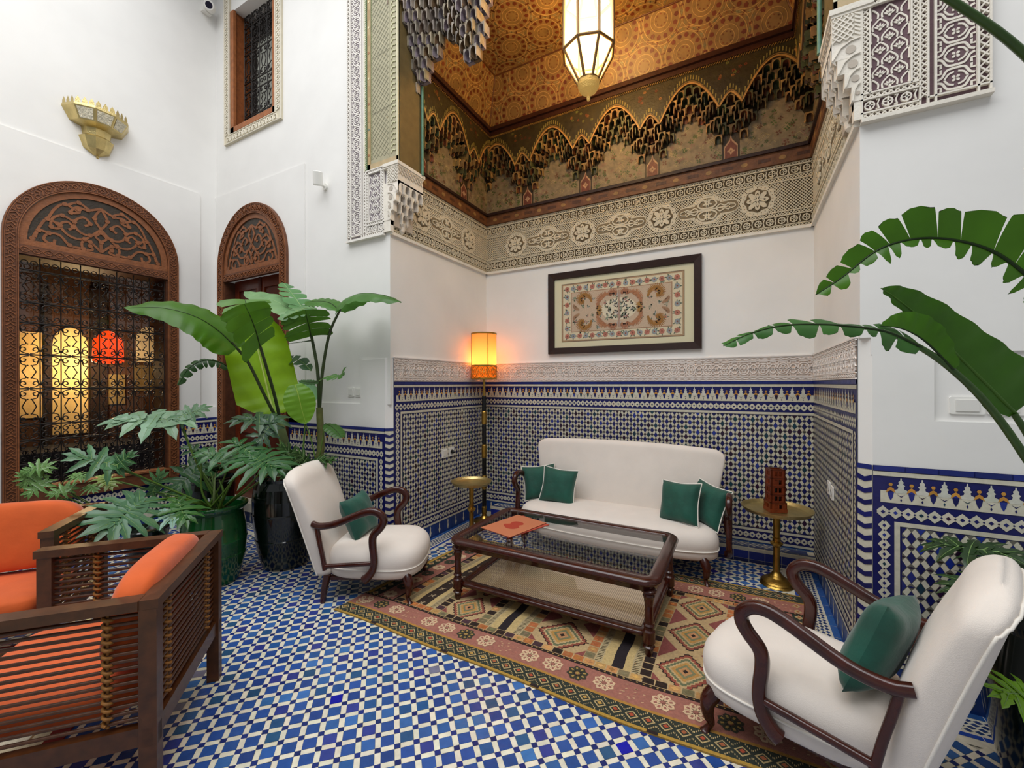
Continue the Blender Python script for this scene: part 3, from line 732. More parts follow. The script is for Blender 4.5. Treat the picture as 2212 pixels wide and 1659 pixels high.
    # tiers of niches between the two profiles
    cw = .0717; nn = int(w/cw)+2; ph = (x_off % cw)
    for tier in range(4):
        d = D-.012-.033*tier
        for i in range(-1, nn):
            x = ph+cw*(i+(.5 if tier % 2 else 0))
            if x-cw/2 < -.005 or x+cw/2 > w+.005: continue
            zt = prof(x, 0)-.01; zb = prof(x, 1); st = (zt-zb)/4
            z = zb+st*(3-tier)
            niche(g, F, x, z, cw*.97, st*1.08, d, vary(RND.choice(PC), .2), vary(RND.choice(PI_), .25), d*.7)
    # cornice mouldings
    for z0, z1, d in ((4.585, 4.61, D+.015), (4.61, 4.64, D+.0), (4.64, 4.685, D+.03)):
        prism(g, F, [(0, z0), (w, z0), (w, z1), (0, z1)], 0, d, '#38180c')
    rope(g, F, 0, w, 4.563, 4.583, .022, '#7a5a2a', D+.010)
    return struct(g, name, M_PWOOD)
wood_frieze(FB, wB, -2.25-Xl, 'trim_18'); wood_frieze(Fr((Xl, Yf+.3, 0), (0, 1, 0), (0, 0, 1), (1, 0, 0)), wS-.3, 4.02-Yf-.3, 'trim_19')
wood_frieze(Fr((Xr, Yf+.3, 0), (0, 1, 0), (0, 0, 1), (-1, 0, 0)), wS-.3, 4.02-Yf-.3, 'trim_20')

# coved painted ceiling of the alcove
def paint_ceiling(g, F, w, h, P=None):
    """rosettes over a flat field (u 0..w, v 0..h); P = polygon test"""
    def put(pts, hh, col, side=0):
        if P is None or all(P(*q) for q in pts): poly(g, F, pts, hh, col, side)
    s = .37
    for j in range(-1, int(h/s)+2):
        for i in range(-1, int(w/s)+2):
            cx = s*(i+(.5 if j % 2 else 0)); cy = s*.87*j+.1
            for rr, n, a, b, col in ((.135, 14, .042, .019, '#6d3014'), (.045, 8, .012, .008, '#74401c'), (.078, 10, .012, .006, '#8a6a30')):
                for k in range(n):
                    t = 2*PI*k/n; c, d = math.cos(t), math.sin(t); q = []
                    for u_, v_ in ((-a/2, 0), (-a*.1, -b), (a*.4, -b*.8), (a/2, 0), (a*.4, b*.8), (-a*.1, b)):
                        u2 = rr+u_; q.append((cx+u2*c-v_*d, cy+u2*d+v_*c))
                    put(q, .003, vary(col, .2))
            for k in range(12):
                t = 2*PI*(k+.5)/12; x, y = cx+.182*math.cos(t), cy+.182*math.sin(t); r = .011
                put([(x+r, y), (x, y+r), (x-r, y), (x, y-r)], .003, vary('#6a2412', .2))
                t = 2*PI*k/12; c, d = math.cos(t), math.sin(t)
                put([(cx+(.178+u_)*c-v_*d, cy+(.178+u_)*d+v_*c) for u_, v_ in ((0, -.018), (.008, -.02), (.006, -.004), (.02, -.006), (.02, .006), (.006, .004), (.008, .02), (0, .018))], .0032, vary(RND.choice(['#8a8058', '#7a6840', '#8a5a2c']), .2))
            for rr in (.062, .098, .165, .2):
                C_ = circ(cx, cy, rr, 28)
                for a in range(28):
                    p_, q_ = C_[a], C_[(a+1) % 28]
                    if P is None or (P(*p_) and P(*q_)): stroke(g, F, [p_, q_], .0045, .0028+rr*.001, vary('#c09858', .1))
g = G(); zc0, zc1, ins = 4.685, 5.15, .33; e = .12
A_ = [(Xl+e, Yf+.30, zc0), (Xr-e, Yf+.30, zc0), (Xr-e, Yb-e, zc0), (Xl+e, Yb-e, zc0)]
i2 = ins
B_ = [(Xl+i2, Yf+.30, zc1), (Xr-i2, Yf+.30, zc1), (Xr-i2, Yb-i2, zc1), (Xl+i2, Yb-i2, zc1)]
GOLD = '#8a6838'
g.add(A_+B_, [(1, 2, 6, 5), (2, 3, 7, 6), (3, 0, 4, 7)], GOLD); g.add(B_, [(0, 1, 2, 3)], GOLD)
g.box((Xl-.25, Yf+.02, zc1+.02), (Xr+.25, Yb+.2, zc1+.1), '#3a2010')
paint_ceiling(g, Fr((Xl+i2, Yf+.30, zc1), (1, 0, 0), (0, 1, 0), (0, 0, -1)), Xr-Xl-2*i2, Yb-Yf-.30-i2, lambda x, y: 0 < x < Xr-Xl-2*i2 and 0 < y < Yb-Yf-.30-i2)
sl = math.hypot(i2-e, zc1-zc0); dz = (zc1-zc0)/sl; dh = (i2-e)/sl; wb = Xr-Xl-2*e
tf = (i2-e)/sl
def trap(w, b=1): return lambda x, y: 0 < y < sl and tf*y < x < w-tf*y*b
paint_ceiling(g, Fr((Xl+e, Yb-e, zc0), (1, 0, 0), (0, -dh, dz), (0, -dz, -dh)), wb, sl, trap(wb))
ws = Yb-Yf-.30-e
paint_ceiling(g, Fr((Xl+e, Yb-e, zc0), (0, -1, 0), (dh, 0, dz), (dz, 0, -dh)), ws, sl, trap(ws, 0))
paint_ceiling(g, Fr((Xr-e, Yb-e, zc0), (0, -1, 0), (-dh, 0, dz), (-dz, 0, -dh)), ws, sl, trap(ws, 0))
for a, b in ((5, 6), (6, 7), (7, 4), (2, 6), (3, 7)):
    q = A_+B_; g.tube([q[a], q[b]], .012, 6, '#5e3312')
struct(g, 'ceiling', M_CEIL)

# arched portal: plaster capitals, painted spandrels and muqarnas arch
def portal(s, name):
    """s=+1 left jamb, -1 right jamb; x measured into the opening"""
    xe = Xl if s > 0 else Xr
    X_ = lambda x: xe+s*x; ex = .052 if s > 0 else .0
    Ff = Fr((xe, Yf-.03, 0), (s, 0, 0), (0, 0, 1), (0, -1, 0)); cw = .125
    g = G(); c, gr = '#e6dfd2', '#b9aea0'
    # capital: block, lip, stepped niches below on both visible faces
    def bx(x0, x1, y0, y1, z0, z1, col=c): g.box((min(X_(x0), X_(x1)), y0, z0), (max(X_(x0), X_(x1)), y1, z1), col)
    bx(-.05, cw+.012, Yf-.042, Yf+.33, 3.575, 3.605); bx(-.05, cw+.004, Yf-.036, Yf+.32, 3.56, 3.575)
    bx(0, cw, Yf-.03, Yf+.31, 3.42, 3.56)
    bx(-.01, .03, Yf-.02, Yf+.27, 3.05, 3.42, gr)
    Fs = Fr((X_(cw), Yf-.03, 0), (0, 1, 0), (0, 0, 1), (s, 0, 0))
    Fs0 = Fr((xe, Yf-.03, 0), (0, 1, 0), (0, 0, 1), (s, 0, 0))
    ropev(g, Ff, .004, .028, 3.43, 3.556, .02, c, .006); lattice(g, Ff, .032, cw-.004, 3.425, 3.556, .03, .006, c, .007)
    lattice(g, Fs, .01, .33, 3.49, 3.556, .045, .008, gr, .005)
    for tier, (z, n, d) in enumerate(((3.33, 4, cw), (3.25, 3, cw*.86), (3.17, 2, cw*.66), (3.09, 1, cw*.45))):
        ww = .34/4
        for i in range(n):
            y = .17+(i-(n-1)/2)*ww
            niche(g, Fs0, y, z, ww*.97, .105, d, vary(c, .03), '#d5ccc0', d*.75)
    for tier, (z, x1) in enumerate(((3.33, cw), (3.25, cw*.8), (3.17, cw*.55), (3.09, .04))):
        g.box((min(X_(-ex), X_(x1)), Yf-.028, z), (max(X_(-ex), X_(x1)), Yf+.018, z+.08 if tier else 3.43), c)
        stroke(g, Ff, [(.004, z+.09), (x1*.35, z+.085), (x1*.7, z+.06), (x1-.004, z+.004)], .006, .006, c, .006); disc(g, Ff, x1*.35, z+.04, min(.022, x1*.25), .002, gr, 10)
    g.box((min(X_(-ex), X_(.03)), Yf-.025, 2.99), (max(X_(-ex), X_(.03)), Yf+.016, 3.093), c)
    g.lathe([(.004, 3.0), (.03, 3.03), (.035, 3.07), (.05, 3.10)], (X_(.01), Yf+.14, 0), 8, c)
    struct(g, 'trim_%d' % name, M_STUCCO)
    # painted jamb and spandrel
    g = G(); zt = 6.4; pale = '#a8a184'
    Fs_ = Fr((X_(cw-.01), Yf-.0, 0), (0, 1, 0), (0, 0, 1), (s, 0, 0))
    fx = -.305
    g.box((min(X_(fx), X_(cw-.01)), Yf-.012, 3.605), (max(X_(fx), X_(cw-.01)), Yf+.01, zt), pale)
    g.box((min(X_(-.05), X_(cw-.01)), Yf+.0, 3.605), (max(X_(-.05), X_(cw-.01)), Yf+.30, 5.2), '#6d5a34')
    F = Fr((xe, Yf-.012, 0), (s, 0, 0), (0, 0, 1), (0, -1, 0))
    rect(g, F, fx, 3.605, fx+.012, zt, .016, '#e2dcc6', .01); rect(g, F, fx+.014, 3.605, fx+.035, zt, .012, '#5c7c5c', .012); ropev(g, F, fx+.015, fx+.034, 3.61, 6.3, .02, '#c4c8a4', .016)
    rect(g, F, fx+.037, 3.605, fx+.075, zt, .006, '#b49a6e', .006); rect(g, F, fx+.037, 3.605, cw-.01, 3.66, .006, '#b8a27c', .006)
    for i in range(12): disc(g, F, fx+.056, 3.75+.24*i, .011, .008, RND.choice(['#d8c8a0', '#6a7a6a', '#a06a44']), 10, .001); rect(g, F, fx+.046, 3.82+.24*i, fx+.066, 3.92+.24*i, .007, RND.choice(['#9c9a74', '#a88a60']))
    ropev(g, F, fx+.085, fx+.095, 3.7, 6.3, .016, '#7c8a5c', .004)
    lattice(g, F, fx+.1, .0, 3.7, 6.3, .05, .003, '#8f8d74', .002)
    for i in range(54): stroke(g, F, bez2([(.03, 3.7+.05*i), (.055, 3.725+.05*i), (.085, 3.715+.05*i)], 3), .009, .006, '#c9c8a0', .006)
    rect(g, F, .098, 3.605, cw-.01, zt, .006, '#cfc8a8', .006); rect(g, F, .0, 3.66, .01, zt, .002, '#b8b292')
    for i in range(3): stroke(g, F, [(fx+.1, 4.12+.52*i-.0), (cw-.02, 4.12+.52*i+.03)], .003, .0032, '#5a5642')
    struct(g, 'trim_%d' % (name+1), mat('faded_painted_wood', None, rough=.6, nvar=.1, nscale=14, bump=.15, bscale=60))
    g = G(); g.lathe([(.014, 3.60), (.013, 3.62), (.013, 4.44), (.016, 4.45), (.03, 4.52), (.033, 4.56)], (X_(cw+.012), Yf+.29, 0), 12, '#557f6a', cols=['#557f6a']*3+['#3a2010', '#8a6038'])
    struct(g, 'trim_%d' % (name+2), mat('painted_column', None, rough=.45, nvar=.15, nscale=30))
portal(1, 21); portal(-1, 24)
# muqarnas arch spanning the portal
g = G(); FM = Fr((Xl, Yf+.27, 0), (1, 0, 0), (0, 0, 1), (0, -1, 0)); wM = Xr-Xl
def mlow(x):
    x = min(x, wM-x)
    P = [(0.0, 4.40), (.16, 4.40), (.24, 4.50), (.36, 4.68), (.48, 4.80), (.56, 4.70), (.66, 4.54), (.73, 4.42), (.78, 4.42), (.84, 4.60), (.95, 5.0), (1.3, 5.4), (1.8, 5.6)]
    for (a, b), (c, d) in zip(P, P[1:]):
        if a <= x <= c: return b+(d-b)*(x-a)/(c-a)
    return 5.8
cw, ch = .0725, .088
for tier in range(16):
    z = 4.37+ch*tier
    for i in range(int(wM/cw)+1):
        x = cw*(i+(.5 if tier % 2 else 0))+.02
        if x > wM: continue
        m = mlow(x)
        if z < m-.03 or z > m+.75: continue
        depth = min(.29, .06+.03*(z-m)/ch)
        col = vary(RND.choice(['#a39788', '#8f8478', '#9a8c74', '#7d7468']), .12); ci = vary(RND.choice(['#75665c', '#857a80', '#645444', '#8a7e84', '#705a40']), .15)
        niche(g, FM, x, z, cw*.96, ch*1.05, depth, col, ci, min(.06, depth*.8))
        g.box((Xl+x-cw*.48, Yf+.268, z), (Xl+x+cw*.48, Yf+.30, z+ch), ci)
g.box((Xl, Yf+.02, 5.5), (Xr, Yf+.29, 6.5), '#8a7a54')
struct(g, 'trim_27', M_PWOOD)
# ================================================================== DOORS AND WINDOWS
CED, CEDD, CEDL = '#643a22', '#4c2a18', '#85502e'
def scroll(g, F, x, y, s, a, flip, col, h, w=.016, side=.014):
    f = F.sub(x, y, a); f = Fr(f.o, f.u*s, f.v*s*flip, f.n)
    k = 1/s
    stroke(g, f, bez2([(-.9, -.5), (-.5, -.05), (0, .25), (.5, .2), (.72, -.15), (.5, -.45), (.18, -.38), (.15, -.1), (.34, -.02)], 4), w*k, h, col, side)
    for px, py, r in ((.3, -.03, .14), (.0, .3, .12), (-.55, .02, .1)):
        disc(g, f, px, py, r, h+.002, col, 7, side)
def arch_frame(F, half, zs, z0, name, parent, band=.1):
    """carved cedar surround: F origin on the axis at floor; half outer width, zs springing height"""
    g = G(); ri = half-band
    O = [(-half, z0), (-half, zs)]+[(-half*math.cos(PI*i/28), zs+half*math.sin(PI*i/28)) for i in range(1, 28)]+[(half, zs), (half, z0)]
    I = [(-ri, z0), (-ri, zs)]+[(-ri*math.cos(PI*i/28), zs+ri*math.sin(PI*i/28)) for i in range(1, 28)]+[(ri, zs), (ri, z0)]
    for i in range(len(O)-1):
        prism(g, F, [O[i], O[i+1], I[i+1], I[i]], -.02, .03, CED)
    # carved guilloche: chevrons and loops along the band
    path = [(-half+band/2, z0+.05*i) for i in range(int((zs-z0)/.05))]
    L = PI*(half-band/2); n = int(L/.05)
    path += [(-(half-band/2)*math.cos(PI*i/n), zs+(half-band/2)*math.sin(PI*i/n)) for i in range(n+1)]
    path += [(half-band/2, zs-.05*(i+1)) for i in range(int((zs-z0)/.05)-1)]
    for off, w in ((band*.46, .007), (-band*.46, .007), (band*.34, .004), (-band*.34, .004)):
        P = []
        for i, (x, z) in enumerate(path):
            a = path[max(0, i-1)]; b = path[min(len(path)-1, i+1)]; dx, dz = b[0]-a[0], b[1]-a[1]; l = math.hypot(dx, dz)
            P.append((x-dz/l*off, z+dx/l*off))
        stroke(g, F, P, w, .036, CEDL, .006)
    for i in range(1, len(path)-1):
        a = path[i-1]; b = path[i+1]; an = math.atan2(b[1]-a[1], b[0]-a[0]); f = F.sub(path[i][0], path[i][1], an); k = band*.29
        if i % 2: stroke(g, f, [(-.022, k), (.0, 0), (-.022, -k)], .007, .038, CEDL, .008); stroke(g, f, [(.014, k), (.014, k*.35), (.03, k*.35)], .006, .037, CEDL, .007); stroke(g, f, [(.014, -k), (.014, -k*.35), (.03, -k*.35)], .006, .037, CEDL, .007)
        else: stroke(g, f, [(-.02, 0), (0, k*.7), (.02, 0), (0, -k*.7)], .006, .038, CEDL, .008, closed=True)
    # transom
    for zt, h in ((zs-.055, .04), (zs-.155, .026)):
        pass
    prism(g, F, [(-ri, zs-.16), (ri, zs-.16), (ri, zs-.075), (-ri, zs-.075)], -.02, .022, CED)
    n = int(ri*2/.075)
    for i in range(n):
        x = -ri+ri*2*(i+.5)/n; stroke(g, F, [(x-.035, zs-.117), (x-.012, zs-.095), (x+.012, zs-.095), (x+.035, zs-.117), (x+.012, zs-.14), (x-.012, zs-.14)], .006, .028, CEDL, .006, closed=True); disc(g, F, x, zs-.117, .008, .028, CEDL, 6, .006)
    o = struct(g, name, M_CEDAR, parent)
    # tympanum: plain rim and pierced scrolls
    g = G(); rr = ri-.055
    prism(g, F, [(-ri, zs-.075), (ri, zs-.075), (ri, zs-.02), (-ri, zs-.02)], -.02, .014, CEDL)
    O = [(-ri*math.cos(PI*i/28), zs-.02+(ri+.02)*math.sin(PI*i/28)) for i in range(29)]; I = [(-rr*math.cos(PI*i/28), zs-.02+(rr+.02)*math.sin(PI*i/28)) for i in range(29)]
    for i in range(28): prism(g, F, [O[i], O[i+1], I[i+1], I[i]], -.02, .014, CEDL)
    poly(g, F, [(-rr, zs-.02)]+I[1:-1]+[(rr, zs-.02)], .0012, '#32291f')
    return g, rr
def tymp_scrolls(g, F, r, zs):
    S = r/.62
    for m in (1, -1):
        f = Fr(F.p(0, zs-.02), F.u*m*S, F.v*S, F.n)
        for P in ([(0, .02), (.1, .12), (.17, .1), (.16, .02), (.08, .03), (.1, .07)], [(0, .3), (.1, .2), (.2, .22), (.24, .32), (.16, .4), (.1, .34), (.15, .3)],
                  [(0, .3), (.06, .42), (0, .56)], [(.0, .56), (.12, .5), (.22, .5), (.27, .42), (.2, .44), (.2, .48)], [(.0, .3), (.15, .14), (.28, .14), (.36, .24), (.3, .3), (.25, .25), (.29, .21)],
                  [(.16, .02), (.28, .03), (.36, .12), (.45, .12), (.49, .04), (.42, .0), (.4, .06)], [(.24, .32), (.34, .36), (.42, .3), (.43, .2), (.37, .2), (.38, .25)],
                  [(.36, .24), (.46, .28), (.52, .18), (.58, .02)], [(.2, .45), (.32, .5), (.4, .42), (.46, .28)], [(.0, .02), (-.0, .14), (.05, .2), (.0, .26)], [(.45, .12), (.53, .13), (.56, .04)], [(.1, .5), (.2, .56), (.3, .5)]):
            stroke(g, f, bez2(P, 5), .030*S, .006+RND.uniform(0, .003), CEDL, .018)
            for q in P[1::2]: disc(g, f, q[0], q[1], .026, .0095+RND.uniform(0, .003), CEDL, 6, .016)
def grille(g, F, x0, x1, z0, z1, rows):
    """wrought iron scroll grille as real bars"""
    I_ = '#1b1815'
    for z in rows: g.tube([F.p(x0, z, 0), F.p(x1, z, 0)], .007, 6, I_)
    n = round((x1-x0)/.145); p = (x1-x0)/n
    for i in range(n+1): g.tube([F.p(x0+p*i, z0, 0), F.p(x0+p*i, z1, 0)], .005, 5, I_)
    rr = [z0]+sorted(rows)+[z1]
    for a, b in zip(rr, rr[1:]):
        H = b-a
        for i in range(n):
            cx = x0+p*(i+.5)
            for s in (1, -1):
                for t in (1, -1):
                    e = b if t > 0 else a
                    if H < .13:
                        if s > 0: g.tube([F.p(cx+(.03*t)+.022*math.cos(k*PI/5), (a+b)/2+.022*math.sin(k*PI/5), .004) for k in range(11)], .005, 4, I_, cap=False)
                        continue
                    P = [(.004, -.01), (.03, -.015), (.058, -.035), (.05, -.065), (.028, -.062), (.024, -.042), (.038, -.038)]
                    g.tube([F.p(cx+s*u, e+t*v, .004) for u, v in bez2(P, 3)], .0056, 4, I_, cap=False)
                    if H > .2:
                        P = [(.062, -.03), (.05, -.085), (.02, -.1), (.03, -.13), (.045, -H/2)]
                        g.tube([F.p(cx+s*u, e+t*v, -.003) for u, v in bez2(P, 3)], .005, 4, I_, cap=False)
                    g.ball(F.p(cx+s*.012, e+t*-.1 if H > .2 else e-t*.03, .004), .007, 5, I_)

# ---- large arched window in the left wall
w1 = thing('window_1', None, None, (0, 0, 0)); w1['kind'] = 'structure'; w1['label'] = 'tall arched cedar window with black scroll grille'
F = Fr((XL, 1.77, 0), (0, 1, 0), (0, 0, 1), (1, 0, 0))
g, rr = arch_frame(F, .665, 2.95, .5, 'window_frame', w1)
tymp_scrolls(g, F, rr, 2.95); struct(g, 'tympanum', M_CEDAR, w1)
g = G(); prism(g, F, [(-.56, .5), (.56, .5), (.56, .63), (-.56, .63)], -.1, .035, CED)
prism(g, F, [(-.56, .63), (.56, .63), (.56, .65), (-.56, .65)], -.1, .05, CEDL)
for s in (-1, 1): prism(g, F, [(s*.565-.01, .6), (s*.565+.01, .6), (s*.565+.01, 2.8), (s*.565-.01, 2.8)], -.3, .0, CEDD)
prism(g, F, [(-.56, 2.78), (.56, 2.78), (.56, 2.83), (-.56, 2.83)], -.3, .0, CEDD)
struct(g, 'sill', M_CEDAR, w1)
g = G(); grille(g, Fr((XL-.045, 1.77, 0), (0, 1, 0), (0, 0, 1), (1, 0, 0)), -.555, .555, .65, 2.79, [2.66, 2.36, 2.17, 1.875, 1.56, 1.225, 1.08, .86])
struct(g, 'grille', M_IRON, w1)
# dim salon beyond the window
g = G(); bx0, bx1 = XL-2.6, XL-.3
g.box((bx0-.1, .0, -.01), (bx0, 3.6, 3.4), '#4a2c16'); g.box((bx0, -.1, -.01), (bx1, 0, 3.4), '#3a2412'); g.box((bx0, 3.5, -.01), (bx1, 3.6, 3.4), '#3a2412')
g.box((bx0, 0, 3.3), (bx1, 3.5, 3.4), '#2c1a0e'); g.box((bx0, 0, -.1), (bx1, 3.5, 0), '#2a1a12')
FI = Fr((bx0, 0, 0), (0, 1, 0), (0, 0, 1), (1, 0, 0))
rect(g, FI, 1.55, 1.15, 1.98, 2.3, .02, '#d8b878', .02); poly(g, FI, [(2.06, .9), (2.42, .9)]+[(2.24+.18*math.cos(PI*k/10), 2.15+.25*math.sin(PI*k/10)) for k in range(11)], .02, '#e0c284', .02); rect(g, FI, 1.98, .0, 2.05, 2.9, .05, '#241008', .05); rect(g, FI, 2.44, .0, 2.62, 3.0, .06, '#241008', .06); rect(g, FI, 2.62, 1.3, 2.84, 1.75, .02, '#8a7444', .02)
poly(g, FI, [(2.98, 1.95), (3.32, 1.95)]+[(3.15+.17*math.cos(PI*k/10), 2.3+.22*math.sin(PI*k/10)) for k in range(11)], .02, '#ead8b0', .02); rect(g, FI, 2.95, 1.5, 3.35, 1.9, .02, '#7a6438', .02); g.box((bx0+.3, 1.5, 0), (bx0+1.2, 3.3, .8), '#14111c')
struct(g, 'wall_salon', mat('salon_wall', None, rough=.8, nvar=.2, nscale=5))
light('salon_lamp', 'POINT', (XL-2.1, 2.3, 1.9), 30, (1, .74, .40), .08)
gl = G(); gl.lathe([(.10, 1.88), (.16, 1.9), (.15, 2.2), (.06, 2.3), (.02, 2.34)], n=16); o_ = gl.build('hanging_lampshade', mat('glowing_red_shade', '#c8401c', rough=.6, emit='#ff4a14', estr=.9)); o_.location = (XL-1.75, 2.38, 0); gc = G(); gc.tube([(0, 0, 2.33), (0, 0, 3.3)], .006, 5); gc.build('cord', M_BLACK, o_); tag(o_, 'glowing orange-red lampshade hanging in the dark room behind the arched window', 'lampshade')
# ---- small arched door
d1_ = thing('door_1', None, None, (0, 0, 0)); d1_['kind'] = 'structure'; d1_['label'] = 'tall arched cedar double door behind the potted plants'
F = Fr((-4.988, Yf-.014, 0), (1, 0, 0), (0, 0, 1), (0, -1, 0))
g, rr = arch_frame(F, .68, 3.0, .225, 'door_frame', d1_, .115)
tymp_scrolls(g, F, rr, 3.0); struct(g, 'tympanum', M_CEDAR, d1_)
RED, REDD = '#5e2410', '#4a1a0c'
for s in (-1, 1):
    g = G(); x0, x1 = (0, .53) if s > 0 else (-.53, 0)
    Fd = Fr((-4.988, Yf+.1, 0), (1, 0, 0), (0, 0, 1), (0, -1, 0))
    prism(g, Fd, [(x0, .23), (x1, .23), (x1, 2.86), (x0, 2.86)], -.03, 0, RED)
    for za, zb in ((.23, .34), (1.02, 1.14), (1.84, 1.94), (2.74, 2.86)): prism(g, Fd, [(x0, za), (x1, za), (x1, zb), (x0, zb)], 0, .016, RED)
    for xa, xb in ((x0, x0+.075), (x1-.075, x1)): prism(g, Fd, [(xa, .23), (xb, .23), (xb, 2.86), (xa, 2.86)], 0, .017, RED)
    for za, zb in ((.34, 1.02), (1.14, 1.84), (1.94, 2.74)):
        prism(g, Fd, [(x0+.105, za+.03), (x1-.105, za+.03), (x1-.105, zb-.03), (x0+.105, zb-.03)], 0, .010, REDD)
        stroke(g, Fd, [(x0+.078, za+.003), (x1-.078, za+.003), (x1-.078, zb-.003), (x0+.078, zb-.003)], .008, .02, '#7a3418', .018, closed=True)
    struct(g, 'door_leaf', mat('red_brown_cedar', None, rough=.35, nvar=.22, nscale=9, detail=8, coat=.2), d1_)
g = G(); prism(g, Fd, [(-.022, .23), (.022, .23), (.022, 2.86), (-.022, 2.86)], 0, .03, REDD)
for s in (-1, 1): prism(g, F, [(s*.575-.02, .225), (s*.575+.02, .225), (s*.575+.02, 2.85), (s*.575-.02, 2.85)], -.14, .0, CEDD)
struct(g, 'door_jamb', M_CEDAR, d1_)
g = G(); g.ball((-4.93, Yf+.05, 1.25), .022, 10); g.tube([(-4.93, Yf+.09, 1.25), (-4.93, Yf+.05, 1.25)], .01, 8); struct(g, 'door_handle', M_BRASS, d1_)
# ---- upper window
w2 = thing('window_2', None, None); w2['kind'] = 'structure'; w2['label'] = 'upper grilled window with carved white surround'
F = Fr((0, Yf, 0), (1, 0, 0), (0, 0, 1), (0, -1, 0)); xa, xb, za, zb = -5.545, -4.42, 4.5, 6.3
g = G(); c = '#e3dccb'
for P in ([(xa, za), (xb, za), (xb, za+.115), (xa, za+.115)], [(xa, za+.115), (xa+.105, za+.115), (xa+.105, zb), (xa, zb)], [(xb-.105, za+.115), (xb, za+.115), (xb, zb), (xb-.105, zb)]): prism(g, F, P, 0, .02, '#cfc6b0')
for q in (.008, .1): stroke(g, F, [(xa+q, zb), (xa+q, za+q), (xb-q, za+q), (xb-q, zb)], .012, .032, c, .012)
for i in range(26):
    for x in (xa+.054, xb-.054):
        f = F.sub(x, za+.14+.066*i, 0); stroke(g, f, bez2([(-.03, -.025), (.02, -.01), (.02, .02), (-.015, .02), (-.01, .0)], 3), .011, .03, c, .01); disc(g, f, .028, .03, .009, .03, c, 6, .01)
for i in range(15):
    f = F.sub(xa+.09+.067*i, za+.054, PI/2); stroke(g, f, bez2([(-.03, -.025), (.02, -.01), (.02, .02), (-.015, .02), (-.01, .0)], 3), .011, .03, c, .01); disc(g, f, .028, .03, .009, .03, c, 6, .01)
struct(g, 'stucco_surround', M_STUCCO, w2)
g = G(); xc, xd, zc = -5.437, -4.528, 4.63
prism(g, F, [(xc, zc), (xd, zc), (xd, zc+.06), (xc, zc+.06)], -.02, .012, '#9a5c32'); prism(g, F, [(xc, zc), (xc+.07, zc), (xc+.07, 6.1), (xc, 6.1)], -.02, .012, '#9a5c32'); prism(g, F, [(xd-.07, zc), (xd, zc), (xd, 6.1), (xd-.07, 6.1)], -.02, .012, '#9a5c32')
prism(g, F, [(xc, zc), (xc+.05, zc), (xc+.05, 6.1), (xc, 6.1)], -.22, -.02, '#8a4c24'); prism(g, F, [(xd-.05, zc), (xd, zc), (xd, 6.1), (xd-.05, 6.1)], -.22, -.02, '#8a4c24'); prism(g, F, [(xc, zc), (xd, zc), (xd, zc+.04), (xc, zc+.04)], -.22, -.02, '#8a4c24')
struct(g, 'window_frame', M_CEDAR, w2)
g = G(); grille(g, Fr((0, Yf+.12, 0), (1, 0, 0), (0, 0, 1), (0, -1, 0)), xc+.07, xd-.07, zc+.05, 6.1, [4.85, 5.15, 5.27, 5.62, 5.72, 5.95]); struct(g, 'grille', M_IRON, w2)
g = G(); g.box((xc, Yf+.2, zc), (xd, Yf+.23, 6.1), '#1d1712'); g.box((xc+.25, Yf+.17, zc+.05), (xc+.62, Yf+.2, 5.75), '#a8a99e')
struct(g, 'curtain', mat('dim_curtain', None, rough=.9, nvar=.1), w2)
# ---- pierced and patterned surfaces done; glazed pane of the big window
g = G(); g.box((XL-.14, 1.2, .64), (XL-.135, 2.33, 2.8)); struct(g, 'pane', M_GLASS, w1)
# ================================================================== UPHOLSTERED FURNITURE
def outline_pts(hw_r, hw_f, x0, x1, bow, n=48):
    """plan outline of a seat: rear half-width, front half-width, rounded"""
    P = []
    for i in range(n):
        a = 2*PI*i/n; c, s = math.cos(a), math.sin(a)
        e = .42; u = math.copysign(abs(c)**e, c); v = math.copysign(abs(s)**e, s)
        t = (u+1)/2; x = x0+(x1-x0)*t; hw = hw_r+(hw_f-hw_r)*math.sin(t*PI*.5)
        x += bow*(1-v*v)*max(0, u)
        P.append((x, v*hw))
    return P
def seat_mesh(g, hw_r, hw_f, x0, x1, zb, zs, zt, bow=.05, n=56, wide=False):
    O = outline_pts(hw_r, hw_f, x0, x1, bow, n); cx = (x0+x1)/2
    prof = [(0, zb), (.6, zb), (.93, zb+.002), (.985, zb+.018), (1.0, zs-.004), (.995, zs), (1.01, zs+.02), (1.02, zs+.055), (1.0, zs+.095), (.95, zs+.125), (.86, zt-.022), (.7, zt-.008), (.45, zt), (0, zt+.002)]
    k = len(prof); vs = []
    for s, z in prof:
        for x, y in O:
            if wide:
                m = hw_f-hw_f*.0; d = (1-s)*.30
                yy = math.copysign(max(0, abs(y)-d), y) if s > 0 else y*0.75*(abs(y)/hw_f)**0
                if s == 0: yy = math.copysign(max(0, abs(y)-.30), y)
            else: yy = y*s
            vs.append((cx+(x-cx)*s, yy, z-(.02*max(0, 1-s)*0)))
    fs = [(i*n+j, i*n+(j+1) % n, (i+1)*n+(j+1) % n, (i+1)*n+j) for i in range(k-1) for j in range(n)]
    g.add(vs, fs, (.8, .8, .8), True)
    return O
def piping(O, z, r=.0055, k=1.006, cx=0):
    g = G(); g.tube([((x-cx)*k+cx, y*k, z) for x, y in O], r, 6, closed=True); return g
